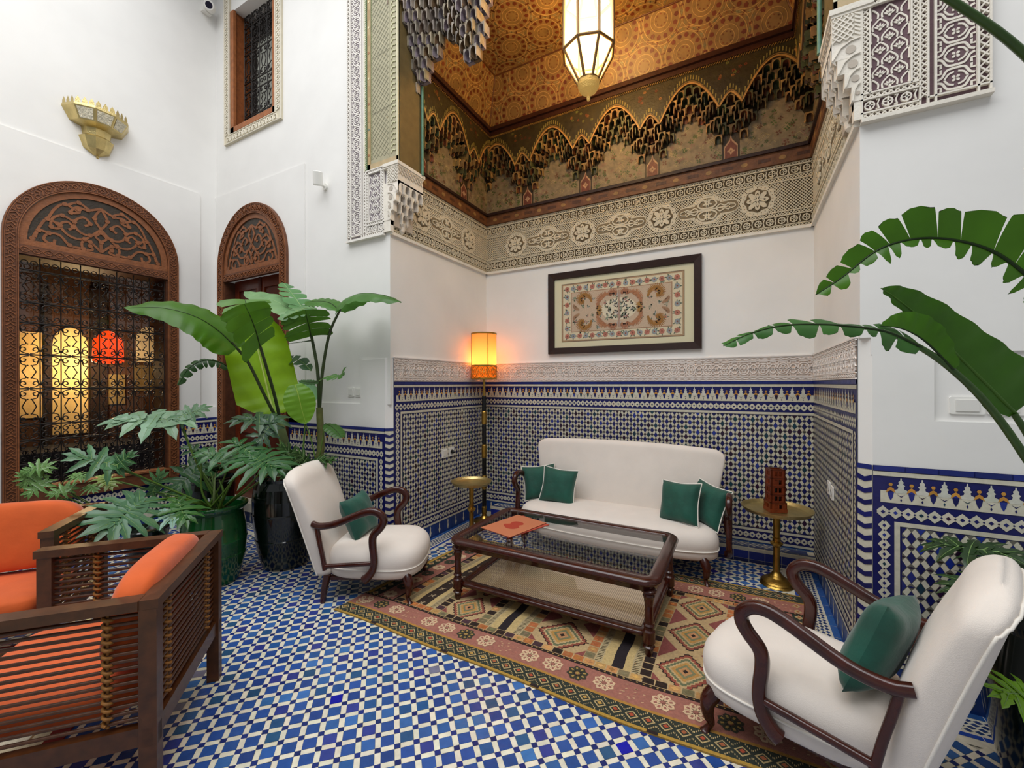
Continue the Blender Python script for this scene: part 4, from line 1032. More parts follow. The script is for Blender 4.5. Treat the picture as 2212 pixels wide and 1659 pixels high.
def back_mesh(g, wb, wt, zb, zt, xb, xt, th, curve, corner=.12, n=56, nv=30):
    """padded back lofted from rounded sections; returns the rear edge line for piping"""
    rings = []; rt_ = th*.5; k = n//4
    zs = [(zb+(zt-rt_-zb)*i/nv, 0) for i in range(nv+1)]+[(zt-rt_+rt_*math.sin(a*PI/12), a*PI/12) for a in range(1, 7)]
    for z, ph in zs:
        v = (z-zb)/(zt-zb); w = wb+(wt-wb)*v**.9; c_ = zt-z
        if c_ < corner: w -= corner*.95*(1-math.sqrt(max(0, 1-((corner-c_)/corner)**2)))
        t = th*(.80+.2*math.sin(min(1, v*1.2)*PI))*(math.cos(ph) if ph else 1); w -= (1-math.cos(ph))*rt_*.8 if ph else 0
        ring = []
        for j in range(n):
            a = 2*PI*j/n; cy, sx = math.cos(a), math.sin(a); f = lambda q, e: math.copysign(abs(q)**e, q)
            y = w*f(cy, .45); u = y/max(.001, wt); x = max(.0, t)/2*f(sx, .6)
            x += xb+(xt-xb)*v+.015*math.sin(v*PI)+curve*abs(u)**2.2+(.014*(1-u*u)*math.sin(v*PI) if sx > 0 else 0)
            ring.append(V((x, y, z-.028*abs(u)**2.4*v**5)))
        rings.append(ring)
    vs = [p for r in rings for p in r]; m = len(rings)
    g.add(vs, [(i*n+j, i*n+(j+1) % n, (i+1)*n+(j+1) % n, (i+1)*n+j) for i in range(m-1) for j in range(n)]+[tuple(range((m-1)*n, m*n)), tuple(range(n-1, -1, -1))], (.8, .8, .8), True)
    ja, jb = n-3, n//2+3            # rear corner stations of every section
    nr = max(i for i in range(nv+1) if zs[i][0] < zt-.105); R = [rings[i][jb] for i in range(nr)]; L = [rings[i][ja] for i in range(nr-1, -1, -1)]
    top = [rings[min(nv+2, nr+round(3*math.sin(PI*(j-jb)/(ja-jb))))][j] for j in range(jb, ja+1)]
    return [p+V((-.003, 0, 0)) for p in R+top+L]
def arm_mesh(s, y0):
    """shepherd's-crook arm with its rear upright and lower rail"""
    g = G(); Y = s*y0
    P = [(-.085, Y*.90, .588), (-.03, Y*.95, .577), (.05, Y, .588), (.12, Y, .607), (.20, Y, .640), (.28, Y, .672), (.345, Y, .688), (.40, Y, .678), (.435, Y, .645), (.437, Y, .605), (.412, Y, .565), (.378, Y, .530), (.362, Y, .495), (.362, Y, .44), (.370, Y, .375), (.372, Y, .315), (.358, Y, .262), (.322, Y, .215), (.300, Y*.985, .198)]
    B = bez(P, 4); n = len(B)
    R = [.020+.005*math.sin(PI*i/n)+(.009*max(0, (i-n*.84)/(n*.16))) for i in range(n)]
    g.tube(B, R, 14, up=(0, 1, 0), asp=1.12, sq=.72)
    return g, Y
def make_arm(parent, s, y0):
    g, Y = arm_mesh(s, y0); g.build('armrest', M_MAHOG, parent)
    g = G(); g.tube(bez([(-.052, Y*.93, .575), (-.032, Y*.95, .48), (-.008, Y*.96, .38), (.014, Y*.97, .265)], 4), .016, 8, sq=.6); g.build('rear_upright', M_MAHOG, parent)
    g = G(); g.tube([(.01, Y*.97, .29), (.36, Y, .316)], .015, 8, sq=.6); g.build('side_rail', M_MAHOG, parent)
def cab_leg(x, y, sx, sy, top=.2):
    g = G(); P = [(x-.02*sx, y-.02*sy, top), (x+.008*sx, y+.006*sy, top*.72), (x+.006*sx, y+.004*sy, top*.4), (x-.004*sx, y-.002*sy, .05), (x+.012*sx, y+.008*sy, .016), (x+.016*sx, y+.012*sy, 0)]
    g.tube(bez(P, 3), [.034, .036, .036, .034, .031, .028, .025, .022, .019, .017, .0155, .015, .0165, .021, .026, .025][:16], 10); return g
def armchair(label, loc, rz):
    t = thing('armchair', label, 'armchair', loc, rz, None)
    g = G(); O = seat_mesh(g, .25, .30, -.02, .635, .178, .25, .425, .05); s = g.build('seat', M_LINEN, t); piping(O, .25, cx=.3075).build('piping', M_PIPE, s)
    g = G(); rim = back_mesh(g, .255, .335, .20, .975, -.04, -.275, .165, .01, .13); b = g.build('backrest', M_LINEN, t)
    g = G(); g.tube(rim, .0055, 6); g.build('piping', M_PIPE, b)
    t['group'] = 'cream crook-armed armchairs'
    for sd in (-1, 1): make_arm(t, sd, .315)
    for sy in (-1, 1):
        cab_leg(.60, sy*.255, 1, sy).build('leg', M_MAHOG, t)
        g = G(); g.tube([(.0, sy*.235, .2), (-.02, sy*.24, .1), (-.03, sy*.245, 0)], [.026, .022, .018], 8, sq=.6); g.build('leg', M_MAHOG, t)
    g = G(); g.box((.02, -.24, .162), (.60, .24, .185)); g.build('seat_rail', M_MAHOG, t)
    return t
c1 = armchair('cream armchair with dark crook arms on the left, its back to the dark pot', (-2.79, 2.275, 0), math.radians(28))
c2 = armchair('cream armchair with crook arms in the right foreground, back to the right wall', (.517, 2.147, 0), 2.769)

# ---- sofa
sf = thing('sofa', 'long cream two-seat sofa against the tiled back wall', 'sofa', (-1.06, 4.18, 0), -PI/2)
g = G(); O = seat_mesh(g, .78, .90, -.02, .56, .185, .262, .435, .07, 72, wide=True); s = g.build('seat', M_LINEN, sf); piping(O, .262, cx=.27).build('piping', M_PIPE, s)
g = G(); rim = back_mesh(g, .80, .935, .24, 1.025, -.0, -.09, .10, .035, .11, 96); b = g.build('backrest', M_LINEN, sf)
g = G(); g.tube(rim, .0055, 6); g.build('piping', M_PIPE, b)
for sd in (-1, 1): make_arm(sf, sd, .975 if False else .96)
for sy in (-1, 1):
    cab_leg(.52, sy*.80, 1, sy).build('leg', M_MAHOG, sf)
    g = G(); g.tube([(.02, sy*.74, .2), (.0, sy*.75, .125)], [.026, .02], 8, sq=.6); g.build('leg', M_MAHOG, sf)
g = G(); g.box((.02, -.74, .168), (.5, .74, .192)); g.build('seat_rail', M_MAHOG, sf)

# ---- cushions
def cushion(label, loc, rot, size=.30, pipe=True, group=None):
    group = group or ('green cushions on the cream sofa' if pipe else 'green cushions on the cream armchairs')
    t = thing('cushion', label, 'cushion', loc, 0, group); t.rotation_euler = rot
    n = 20; g = G(); h = size/2
    def pt(u, v, s):
        a, b = 2*u-1, 2*v-1
        k = 1-.10*(1-abs(a)**1.5)*abs(b)**3 ; l = 1-.10*(1-abs(b)**1.5)*abs(a)**3
        z = s*.072*((1-a**4)*(1-b**4))**.55*(1+.05*math.sin(7*a+3*b))
        return V((a*h*l*(1.06 if True else 1), b*h*k*1.06, z))
    g.grid(lambda u, v: pt(u, v, 1), n, n); g.grid(lambda u, v: pt(u, v, -1), n, n, flip=True)
    g.build('cover', M_VELVET, t)
    if pipe:
        R = [pt(i/n, 0, 0) for i in range(n)]+[pt(1, i/n, 0) for i in range(n)]+[pt(1-i/n, 1, 0) for i in range(n)]+[pt(0, 1-i/n, 0) for i in range(n)]
        q = G(); q.tube([p*1.01 for p in R], .0048, 6, closed=True); q.build('piping', M_PIPE, t)
    return t
def crot(rz, tilt, spin): return (Matrix.Rotation(rz, 4, 'Z')@Matrix.Rotation(PI/2-tilt, 4, 'X')@Matrix.Rotation(spin, 4, 'Z')).to_euler()
R_ = math.radians
cushion('green velvet cushion, leftmost on the sofa, half behind another', (-1.86, 4.0, .575), crot(R_(28), R_(20), R_(6)), .33)
cushion('green velvet cushion with white piping, second from the left on the sofa', (-1.615, 3.915, .58), crot(R_(12), R_(18), R_(-6)), .33)
cushion('green velvet cushion with white piping, third from the left on the sofa', (-.475, 3.845, .585), crot(R_(-22), R_(18), R_(4)), .33)
cushion('green velvet cushion, rightmost on the sofa beside its right arm', (-.26, 3.93, .575), crot(R_(-38), R_(20), R_(-7)), .33)
cushion('green velvet cushion on the left cream armchair', (-2.665, 2.35, .565), crot(R_(28+90-12), R_(22), R_(4)), .31, False)
cushion('green velvet cushion on the right foreground armchair', (.465, 2.12, .60), crot(2.769+R_(90-8), R_(18), R_(10)), .35, False)

# ---- coffee table
ct = thing('coffee_table', 'dark mahogany coffee table with glass top and woven cane shelf', 'coffee table', (-1.17, 2.945, 0))
def rrect(hx, hy, r, n=8):
    P = []
    for cx, cy, a in ((hx-r, hy-r, 0), (-hx+r, hy-r, 90), (-hx+r, -hy+r, 180), (hx-r, -hy+r, 270)): P += arc(cx, cy, r, a, a+90, n)
    return P
def ring(g, hx, hy, r, w, prof):
    """prof: list of (inset, z) making a closed moulding"""
    P = rrect(hx, hy, r); n = len(P); vs = []
    for ins, z in prof:
        Q = rrect(hx-ins, hy-ins, max(.01, r-ins)); vs += [(x, y, z) for x, y in Q]
    k = len(prof); fs = [(i*n+j, i*n+(j+1) % n, ((i+1) % k)*n+(j+1) % n, ((i+1) % k)*n+j) for i in range(k) for j in range(n)]
    g.add(vs, fs, (.8, .8, .8), True)
HX, HY = .755, .465
g = G(); ring(g, HX, HY, .11, .07, [(.012, .462), (.028, .470), (.06, .470), (.075, .464), (.08, .455), (.08, .435), (.05, .425), (.05, .395), (.03, .395), (.028, .425), (.006, .43), (0, .445)]); g.build('top_frame', M_MAHOG, ct)
g = G(); P = rrect(HX-.078, HY-.078, .04); g.add([(x, y, .461) for x, y in P]+[(x, y, .455) for x, y in P], [tuple(range(len(P))), tuple(range(2*len(P)-1, len(P)-1, -1))]); g.build('glass_top', M_GLASS, ct)
g = G(); ring(g, HX-.065, HY-.065, .07, .05, [(.0, .108), (.0, .128), (.008, .136), (.06, .136), (.065, .128), (.065, .108)]); sh = g.build('shelf_frame', M_MAHOG, ct)
mc = bpy.data.materials.new('woven_cane'); mc.use_nodes = True; nt = mc.node_tree; p = nt.nodes['Principled BSDF']
tc = nt.nodes.new('ShaderNodeTexCoord'); ck = nt.nodes.new('ShaderNodeTexWave'); ck.inputs['Scale'].default_value = 24; ck.wave_type = 'BANDS'; ck.bands_direction = 'X'
c2_ = nt.nodes.new('ShaderNodeTexWave'); c2_.inputs['Scale'].default_value = 24; c2_.bands_direction = 'Y'
mm = nt.nodes.new('ShaderNodeMath'); mm.operation = 'MULTIPLY'; cr = nt.nodes.new('ShaderNodeValToRGB'); cr.color_ramp.elements[0].color = (*lin('#80664a'), 1); cr.color_ramp.elements[0].position = .1; cr.color_ramp.elements[1].color = (*lin('#dcc49c'), 1); cr.color_ramp.elements[1].position = .5
for c_ in (ck, c2_): nt.links.new(tc.outputs['Object'], c_.inputs['Vector'])
nt.links.new(ck.outputs['Fac'], mm.inputs[0]); nt.links.new(c2_.outputs['Fac'], mm.inputs[1]); nt.links.new(mm.outputs[0], cr.inputs[0]); nt.links.new(cr.outputs[0], p.inputs['Base Color']); p.inputs['Roughness'].default_value = .5; p.inputs['Coat Weight'].default_value = .3; p.inputs['Coat Roughness'].default_value = .12
g = G(); P = rrect(HX-.125, HY-.125, .03); g.add([(x, y, .122) for x, y in P]+[(x, y, .114) for x, y in P], [tuple(range(len(P))), tuple(range(2*len(P)-1, len(P)-1, -1))]); g.build('cane_panel', mc, ct)
g = G(); g.add([(x, y, .1345) for x, y in P]+[(x, y, .130) for x, y in P], [tuple(range(len(P))), tuple(range(2*len(P)-1, len(P)-1, -1))]); g.build('shelf_glass', M_GLASS, ct)
LP = [(.0, .0), (.013, .0), (.017, .02), (.02, .05), (.027, .065), (.021, .072), (.021, .08), (.028, .09), (.028, .155), (.022, .165), (.021, .18), (.026, .19), (.02, .2), (.018, .3), (.023, .345), (.027, .36), (.024, .372), (.034, .385), (.034, .395), (.02, .41), (.02, .43)]
for sx in (-1, 1):
    for sy in (-1, 1): g = G(); g.lathe([(r_*1.3, z_) for r_, z_ in LP], (sx*(HX-.07), sy*(HY-.07), 0), 16); g.build('leg', M_MAHOG, ct)

# ---- booklets on the glass top
def booklet(label, z, c, tri, cover, back, group):
    t = thing('booklet', label, 'booklet', c, tri, 'booklets on the glass table'); g = G()
    g.box((-.155, -.215, 0), (.155, .215, .0045), back); g.build('pages', M_PAPER, t)
    g = G(); F = Fr((0, 0, .0047), (1, 0, 0), (0, 1, 0), (0, 0, 1)); poly(g, F, [(-.157, -.217), (.157, -.217), (.157, .217), (-.157, .217)], .0012, cover, .0012)
    if z:
        B = bez2([(-.06, -.06), (.0, -.09), (.055, -.075), (.07, -.02), (.04, .01), (.05, .05), (.02, .085), (-.04, .08), (-.06, .04), (-.045, .0), (-.075, -.03), (-.06, -.06)], 4)
        poly(g, F, B[:-1], .0016, '#a83a28')
        for i in range(9): stroke(g, F, [(-.12+.03*i, -.2), (-.12+.03*i, .2)], .0006, .0015, '#c8704a')
    g.build('cover', M_PAPER, t)
booklet('orange booklet with a red emblem, on top of another on the glass table', 1, (-1.60, 2.955, .4685), R_(-14), '#bf7450', '#a04c36', None)
booklet('red booklet lying underneath the orange one on the glass table', 0, (-1.585, 2.965, .4622), R_(-20), '#b04a38', '#a03a2a', None)

# ---- rug
RX0, RX1, RY0, RY1 = -2.55, .39, 2.0, 3.80
g = G()
def rz_(x, y): return .004+.003*math.sin(x*3.1+y*2)*math.sin(y*4.3+x)
class RF:
    u = V((1, 0, 0)); v = V((0, 1, 0)); n = V((0, 0, 1))
    def p(s, x, y, h=0):
        wv = .012*math.sin(x*2.3)+.008*math.sin(x*5.1+1); fy = (y-RY0)/(RY1-RY0)
        yy = y+wv*(1-fy)-.02*(x-RX0)/3*fy*0; xx = x+.01*math.sin(y*4)
        # slightly out of square like the real one
        yy += (-.17*(1-(x-RX0)/(RX1-RX0)))*fy
        return V((xx+.12*fy*(1-(x-RX0)/(RX1-RX0)), yy, .008+h*.25))
RFR = RF()
TAN, OCH, SAL, DK, GRN, CRM, PLM = '#a88862', '#a08040', '#a0685a', '#2a1c18', '#2e332a', '#bda074', '#4a3038'
rv = random.Random(11)
def rrct(x0, y0, x1, y1, h, c, nx=1):
    for i in range(nx): poly(g, RFR, [(x0+(x1-x0)*i/nx, y0), (x0+(x1-x0)*(i+1)/nx, y0), (x0+(x1-x0)*(i+1)/nx, y1), (x0+(x1-x0)*i/nx, y1)], h, c)
rrct(RX0, RY0, RX1, RY1, 0, TAN, 40)
# body thickness
for a, b in (((RX0, RY0), (RX1, RY0)), ((RX1, RY0), (RX1, RY1)), ((RX1, RY1), (RX0, RY1)), ((RX0, RY1), (RX0, RY0))):
    for i in range(30):
        p = [a[0]+(b[0]-a[0])*i/30, a[1]+(b[1]-a[1])*i/30]; q = [a[0]+(b[0]-a[0])*(i+1)/30, a[1]+(b[1]-a[1])*(i+1)/30]
        P, Q = RFR.p(*p), RFR.p(*q); g.add([P, Q, (Q.x, Q.y, .001), (P.x, P.y, .001)], [(3, 2, 1, 0)], '#9a7a3a')
def hband(yc, s, x0, x1):
    """long border, s=+1 from the front edge inward; s=-1 from the back"""
    def Y(a): return yc+s*a
    def R(x0, a, x1, b, h, c, nx=40): rrct(x0, min(Y(a), Y(b)), x1, max(Y(a), Y(b)), h, c, nx)
    R(x0, 0, x1, .018, .004, '#b08a3a'); R(x0, .018, x1, .125, .004, GRN); R(x0, .125, x1, .142, .005, '#b0803a'); R(x0, .142, x1, .30, .004, SAL); R(x0, .30, x1, .322, .006, DK)
    for i in range(5): R(x0+.35+.6*i, .0, x0+.40+.6*i, .018, .006, '#2a1c1c', 2)
    n = int((x1-x0)/.078)
    for i in range(n):
        cx = x0+.04+.078*i; cy = Y(.07); f = Fr_r(cx, cy)
        a, b = .033, .03
        poly(g, RFR, [(cx-a, cy), (cx, cy-b), (cx+a, cy), (cx, cy+b)], .008, '#b8a070'); poly(g, RFR, [(cx-a*.7, cy), (cx, cy-b*.7), (cx+a*.7, cy), (cx, cy+b*.7)], .012, GRN)
        poly(g, RFR, [(cx-a*.42, cy), (cx, cy-b*.42), (cx+a*.42, cy), (cx, cy+b*.42)], .016, rv.choice(['#a8603c', '#b8904a', '#a84a30'])) 
        for q in range(4):
            for w in (-1, 1): rrct(cx+w*(.012+.008*q)-.002, cy+.045-.008*q-.004, cx+w*(.012+.008*q)+.002, cy+.045-.008*q+.006, .009, '#b8a070'); rrct(cx+w*(.012+.008*q)-.002, cy-.045+.008*q-.006, cx+w*(.012+.008*q)+.002, cy-.045+.008*q+.004, .009, '#b8a070')
    n = int((x1-x0)/.15)
    for i in range(n):
        cx = x0+.09+.15*i; cy = Y(.222); k = i % 5
        if k == 3:
            for q in range(14): ax, ay = cx+rv.uniform(-.06, .06), cy+rv.uniform(-.05, .05); poly(g, RFR, [(ax-.006, ay-.003), (ax+.006, ay+.001), (ax+.005, ay+.005), (ax-.006, ay+.002)], .009, '#d8b088')
            continue
        col, ic = (('#d8b894', SAL) if k in (0, 2, 4) else ('#3c3a2c', '#a8884a'))
        for q in range(8):
            a = q*PI/4+.39; c, s_ = math.cos(a), math.sin(a); Q = [(.014, -.008), (.048, -.018), (.062, 0), (.048, .018), (.014, .008)]
            poly(g, RFR, [(cx+u*c-w*s_, cy+u*s_+w*c) for u, w in Q], .010, col)
            Q = [(.03, -.005), (.046, -.006), (.046, .006), (.03, .005)]; poly(g, RFR, [(cx+u*c-w*s_, cy+u*s_+w*c) for u, w in Q], .014, ic)
        disc(g, RFR, cx, cy, .012, .014, ic, 6)
    n = int((x1-x0)/.035)
    for i in range(n): rrct(x0+.01+.035*i, Y(.311)-.004, x0+.02+.035*i, Y(.311)+.004, .011, '#a88850')
def Fr_r(x, y): return None
hband(RY0, 1, RX0, RX1); hband(RY1, -1, RX0, RX1)
# side borders
for sx, xe in ((1, RX0), (-1, RX1)):
    X_ = lambda a: xe+sx*a
    def R(a, b, c, h): rrct(min(X_(a), X_(b)), RY0+.125, max(X_(a), X_(b)), RY1-.125, h, c, 1)
    R(.0, .03, '#b08a3a', .003); R(.03, .11, GRN, .003)
    rrct(min(X_(.11), X_(.26)), RY0+.142, max(X_(.11), X_(.26)), RY1-.142, .0045, SAL); rrct(min(X_(.26), X_(.28)), RY0+.30, max(X_(.26), X_(.28)), RY1-.30, .0065, DK)
    for j in range(18):
        cx, cy = X_(.07), RY0+.17+.085*j
        if cy < RY1-.15: poly(g, RFR, [(cx-.028, cy), (cx, cy-.03), (cx+.028, cy), (cx, cy+.03)], .008, '#b8a070'); poly(g, RFR, [(cx-.012, cy), (cx, cy-.013), (cx+.012, cy), (cx, cy+.013)], .012, '#a8603c')
    for j in range(8):
        cx, cy = X_(.185), RY0+.38+.15*j
        if cy > RY1-.36: continue
        col = ('#d8b894', '#3c3a2c')[j % 2]
        for q in range(8):
            a = q*PI/4+.39; c, s_ = math.cos(a), math.sin(a); poly(g, RFR, [(cx+u*c-w*s_, cy+u*s_+w*c) for u, w in [(.012, -.008), (.045, -.017), (.058, 0), (.045, .017), (.012, .008)]], .010, col)
# field of cross-wise bands
fx0, fx1, fy0, fy1 = RX0+.28, RX1-.28, RY0+.322, RY1-.322
rrct(fx0, fy0, fx1, fy1, .003, CRM, 30)
SQ = ['#b8703c', '#2c1d16', '#c08a54', '#4a3238', '#b0683c', '#7a7050', '#2c1d16', '#c4965c']
def squares(x, w, vert=True, y0=None, y1=None):
    y0 = fy0 if y0 is None else y0; y1 = fy1 if y1 is None else y1; n = round((y1-y0)/.062)
    for j in range(n):
        a = y0+(y1-y0)*j/n; b = y0+(y1-y0)*(j+1)/n; c = SQ[(j+rv.randint(0, 7)) % 8]
        poly(g, RFR, [(x+.004, a+.004), (x+w-.003, a+.006), (x+w-.005, b-.003), (x+.003, b-.005)], .007, vary(c, .15, rv))
        m = ((x+x+w)/2, (a+b)/2); poly(g, RFR, [(m[0]-w*.25, m[1]), (m[0], m[1]-.016), (m[0]+w*.25, m[1]), (m[0], m[1]+.016)], .010, vary(c, .35, rv))
def hatch(x, w, col='#5a4a48'):
    n = round((fy1-fy0)/.016)
    for j in range(n): a = fy0+(fy1-fy0)*j/n; poly(g, RFR, [(x+.006, a), (x+w-.006, a+.008), (x+w-.006, a+.013), (x+.006, a+.005)], .006, col)
def strip(x, w, col, crosses=False):
    n = 36
    for j in range(n): a = fy0+(fy1-fy0)*j/n; b = fy0+(fy1-fy0)*(j+1)/n; q = .003*math.sin(j*.8); poly(g, RFR, [(x+q, a), (x+w+q, a), (x+w+q, b), (x+q, b)], .006, col)
    if crosses:
        for j in range(9):
            cy = fy0+.07+.13*j
            if cy < fy1-.03:
                for s in (1, -1): poly(g, RFR, [(x+w/2-.022, cy-.02*s-.005), (x+w/2-.012, cy-.02*s-.005), (x+w/2+.022, cy+.02*s+.005), (x+w/2+.012, cy+.02*s+.005)], .010, '#c8b08c')
def diamond_block(x, w):
    n = 3; h = (fy1-fy0)/n
    for j in range(n):
        cy = fy0+h*(j+.5); cx = x+w/2
        for k, c in ((1., DK), (.94, '#94503e'), (.80, '#bfa274'), (.72, '#6a7050'), (.6, '#bfa274'), (.5, '#b88a4a'), (.36, '#7a7a58'), (.24, '#c08a5c'), (.1, DK)):
            P = []; m = 7
            for q in range(m): P += [(cx-w/2*k*(1-q/m), cy+h/2*k*q/m), (cx-w/2*k*(1-(q+1)/m), cy+h/2*k*(q+.35)/m)]
            P.append((cx, cy+h/2*k)); Q = [(2*cx-a, b) for a, b in reversed(P[:-1])]; L_ = P+Q; L2 = [(a, 2*cy-b) for a, b in reversed(L_)][1:-1]
            poly(g, RFR, L_+L2, .005+.003*(1-k)*4, vary(c, .08, rv))
        for s in (1, -1):
            for t in (1, -1): poly(g, RFR, [(cx+s*w/2, cy+t*h/2), (cx+s*w/2, cy+t*h*.2), (cx+s*w*.2, cy+t*h/2)], .005, '#8a4a44')
for yy in (fy0, fy1-.055):
    n = round((fx1-fx0)/.066)
    for i in range(n):
        a = fx0+(fx1-fx0)*i/n; b_ = fx0+(fx1-fx0)*(i+1)/n; c = SQ[(i*3+rv.randint(0, 3)) % 8]; poly(g, RFR, [(a+.003, yy+.003), (b_-.003, yy+.005), (b_-.005, yy+.052), (a+.004, yy+.05)], .012, vary(c, .15, rv)); m = ((a+b_)/2, yy+.028); poly(g, RFR, [(m[0]-.02, m[1]), (m[0], m[1]-.015), (m[0]+.02, m[1]), (m[0], m[1]+.015)], .015, vary(c, .4, rv))
rrct(fx0, fy0, fx1, fy0+.055, .0095, CRM, 30); rrct(fx0, fy1-.055, fx1, fy1, .0095, CRM, 30)
seq = [('s', .06), ('h', .045), ('c', .035), ('x', .09), ('c', .035), ('h', .045), ('s', .06), ('d', .27), ('s', .06), ('h', .04), ('c', .05), ('k', .055), ('c', .05), ('h', .045), ('s', .06), ('d', .34),
       ('s', .06), ('h', .04), ('c', .055), ('k', .06), ('c', .04), ('h', .045), ('s', .06), ('d', .30), ('s', .06), ('h', .045), ('c', .03), ('x', .08)]
tot = sum(w for _, w in seq); sc_ = (fx1-fx0)/tot; x = fx0
for k, w in seq:
    w *= sc_
    if k == 's': squares(x, w)
    elif k == 'h': strip(x, w, '#b8a47c'); hatch(x, w)
    elif k == 'c': strip(x, w, '#c4aa74')
    elif k == 'x': strip(x, w, '#33261e', True)
    elif k == 'k': strip(x, w, '#241c20')
    elif k == 'd': diamond_block(x, w)
    x += w
for j in range(60):
    y = RY0+.01+(RY1-RY0-.02)*j/60
    P = RFR.p(RX1, y); g.tube([P, P+V((.035, .005*math.sin(j*3), -.006))], .0016, 4, '#cdb890'); P = RFR.p(RX0, y); g.tube([P, P+V((-.018, .004*math.sin(j*2), -.006))], .0016, 4, '#cdb890')
tag(g.build('rug', M_RUG), 'large patterned kilim rug in red, ochre and black under the coffee table', 'rug')
# ================================================================== SMALL THINGS
def tray_table(label, loc, r, h):
    t = thing('tray_table', label, 'side table', loc, 0, 'brass tray tables'); g = G()
    g.lathe([(0, h-.012), (r*.86, h-.012), (r*.9, h-.008), (r*.985, h+.014), (r, h+.016), (r*.99, h+.008), (r*.92, h-.016), (0, h-.018)], n=48); g.build('tray', M_BRASSP, t)
    g = G(); k = h
    g.lathe([(.024, .105), (.025, k*.2), (.023, k*.42), (.024, k*.5), (.040, k*.53), (.046, k*.555), (.036, k*.57), (.026, k*.58), (.030, k*.62), (.023, k*.63), (.025, k*.9), (.03, h-.03), (.06, h-.018)], n=24); g.build('column', M_BRASS, t)
    g = G(); g.lathe([(.115, 0), (.118, .006), (.112, .014), (.108, .018), (.112, .024), (.104, .036), (.09, .046), (.062, .062), (.042, .08), (.03, .098), (.026, .106)], n=36); g.build('foot', M_BRASS, t)
    return t
tray_table('brass pedestal tray table right of the sofa holding a wooden tower', (.232, 3.95, 0), .25, .60)
tray_table('small brass pedestal tray table in the left corner, empty, by the floor lamp', (-2.42, 3.56, 0), .205, .60)
t = thing('tower_candle_holder', 'square reddish wooden tower lantern with small windows on the brass tray', 'lantern', (.222, 3.93, .5905), R_(20)); g = G(); WD = '#6e2c12'
for i in range(5):
    z0 = .012+.064*i; s = .054-(.002 if i else -.006)
    for a in range(4):
        M = Matrix.Rotation(a*PI/2, 4, 'Z')
        g.box((-s, -s, z0), (s, -s+.012, z0+.014), WD, M); g.box((-s, -s, z0+.05), (s, -s+.012, z0+.063), WD, M)
        for x0, x1 in ((-s, -.026), (-.004, .004), (.026, s)): g.box((x0, -s, z0+.014), (x1, -s+.012, z0+.05), WD, M)
        if (i+a) % 3 == 0: g.box((-.026, -s+.004, z0+.014), (-.004, -s+.009, z0+.05), WD, M)
        g.box((-s-.002, -s-.002, z0+.060), (s+.002, -s+.012, z0+.066), '#54200c', M)
g.box((-.062, -.062, 0), (.062, .062, .03), WD); g.build('tower', mat('reddish_wood', None, rough=.35, nvar=.25, nscale=30), t)
g = G(); g.lathe([(.03, .03), (.03, .26)], n=16); g.build('candle_glass', M_BLACK, t)

# floor lamp
t = thing('floor_lamp', 'tall floor lamp with lit amber cylinder shade and brass-black banded pole', 'floor lamp', (-2.655, 4.17, 0)); PR = .025
g = G(); g.lathe([(.13, 0), (.132, .01), (.11, .022), (.05, .035), (.03, .06), (.025, .08)], n=32); g.build('base', M_BRASS, t)
seg = [(.08, .17, 1), (.17, .37, 0), (.37, .53, 1), (.53, .735, 0), (.735, .89, 1), (.89, 1.125, 0), (1.125, 1.28, 1), (1.28, 1.46, 0)]
NB = [0, 0]
for a, b, br in seg:
    r = .03 if br else .025
    g = G(); g.lathe([(r*.85, a), (r, a+.012), (r, b-.012), (r*.85, b)], n=20); g.build('brass_collar' if br else 'pole_section', M_BRASS if br else M_BLACK, t)
g = G(); g.lathe([(.016, 1.46), (.015, 1.50), (.015, 1.67)], n=16); g.build('neck', M_BRASS, t)
msh = mat('lamp_shade', '#e0a060', rough=.8, emit='#ff9a30', estr=.9, transl=.5)
nt = msh.node_tree; p = nt.nodes['Principled BSDF']; tc = nt.nodes.new('ShaderNodeTexCoord'); sx = nt.nodes.new('ShaderNodeSeparateXYZ'); mr = nt.nodes.new('ShaderNodeMapRange')
nt.links.new(tc.outputs['Object'], sx.inputs[0]); nt.links.new(sx.outputs['Z'], mr.inputs[0]); mr.inputs[1].default_value = 1.8; mr.inputs[2].default_value = 2.2; mr.inputs[3].default_value = .8; mr.inputs[4].default_value = .32; nt.links.new(mr.outputs[0], p.inputs['Emission Strength'])
g = G(); g.lathe([(.146, 1.81), (.146, 2.18)], n=40); sd = g.build('lamp_shade', msh, t)
g = G()
for z0, z1, r in ((2.172, 2.188, .151), (1.802, 1.816, .150), (1.648, 1.668, .152)): g.lathe([(r-.004, z0), (r, z0), (r, z1), (r-.004, z1), (r-.004, z0)], n=40)
for a in (20, 110, 200, 290): c, s = math.cos(R_(a-60)), math.sin(R_(a-60)); g.tube([(.150*c, .150*s, 1.65), (.150*c, .150*s, 2.185)], .005, 6)
for k in range(3): a = k*2.1; g.tube([(0, 0, 1.67), (.148*math.cos(a), .148*math.sin(a), 1.66)], .003, 5)
g.build('shade_rings', M_BRASS, sd)
g = G(); n = 14
for i in range(n):
    for z, s in ((1.70, 1), (1.77, -1)):
        def cp(a, zz): return (.149*math.cos(a), .149*math.sin(a), zz)
        a0 = 2*PI*i/n; da = PI/n
        for q in (1, -1):
            g.tube([cp(a0+q*da*u, z+s*v) for u, v in bez2([(0, -.03), (.5, -.02), (.9, .0), (.6, .025), (.2, .015), (.35, .0)], 3)], .0035, 4, cap=False)
            g.tube([cp(a0+q*da*u, z+s*v) for u, v in bez2([(0, .03), (.4, .032), (1, .035)], 3)], .003, 4, cap=False)
g.build('pierced_band', M_BRASS, sd)
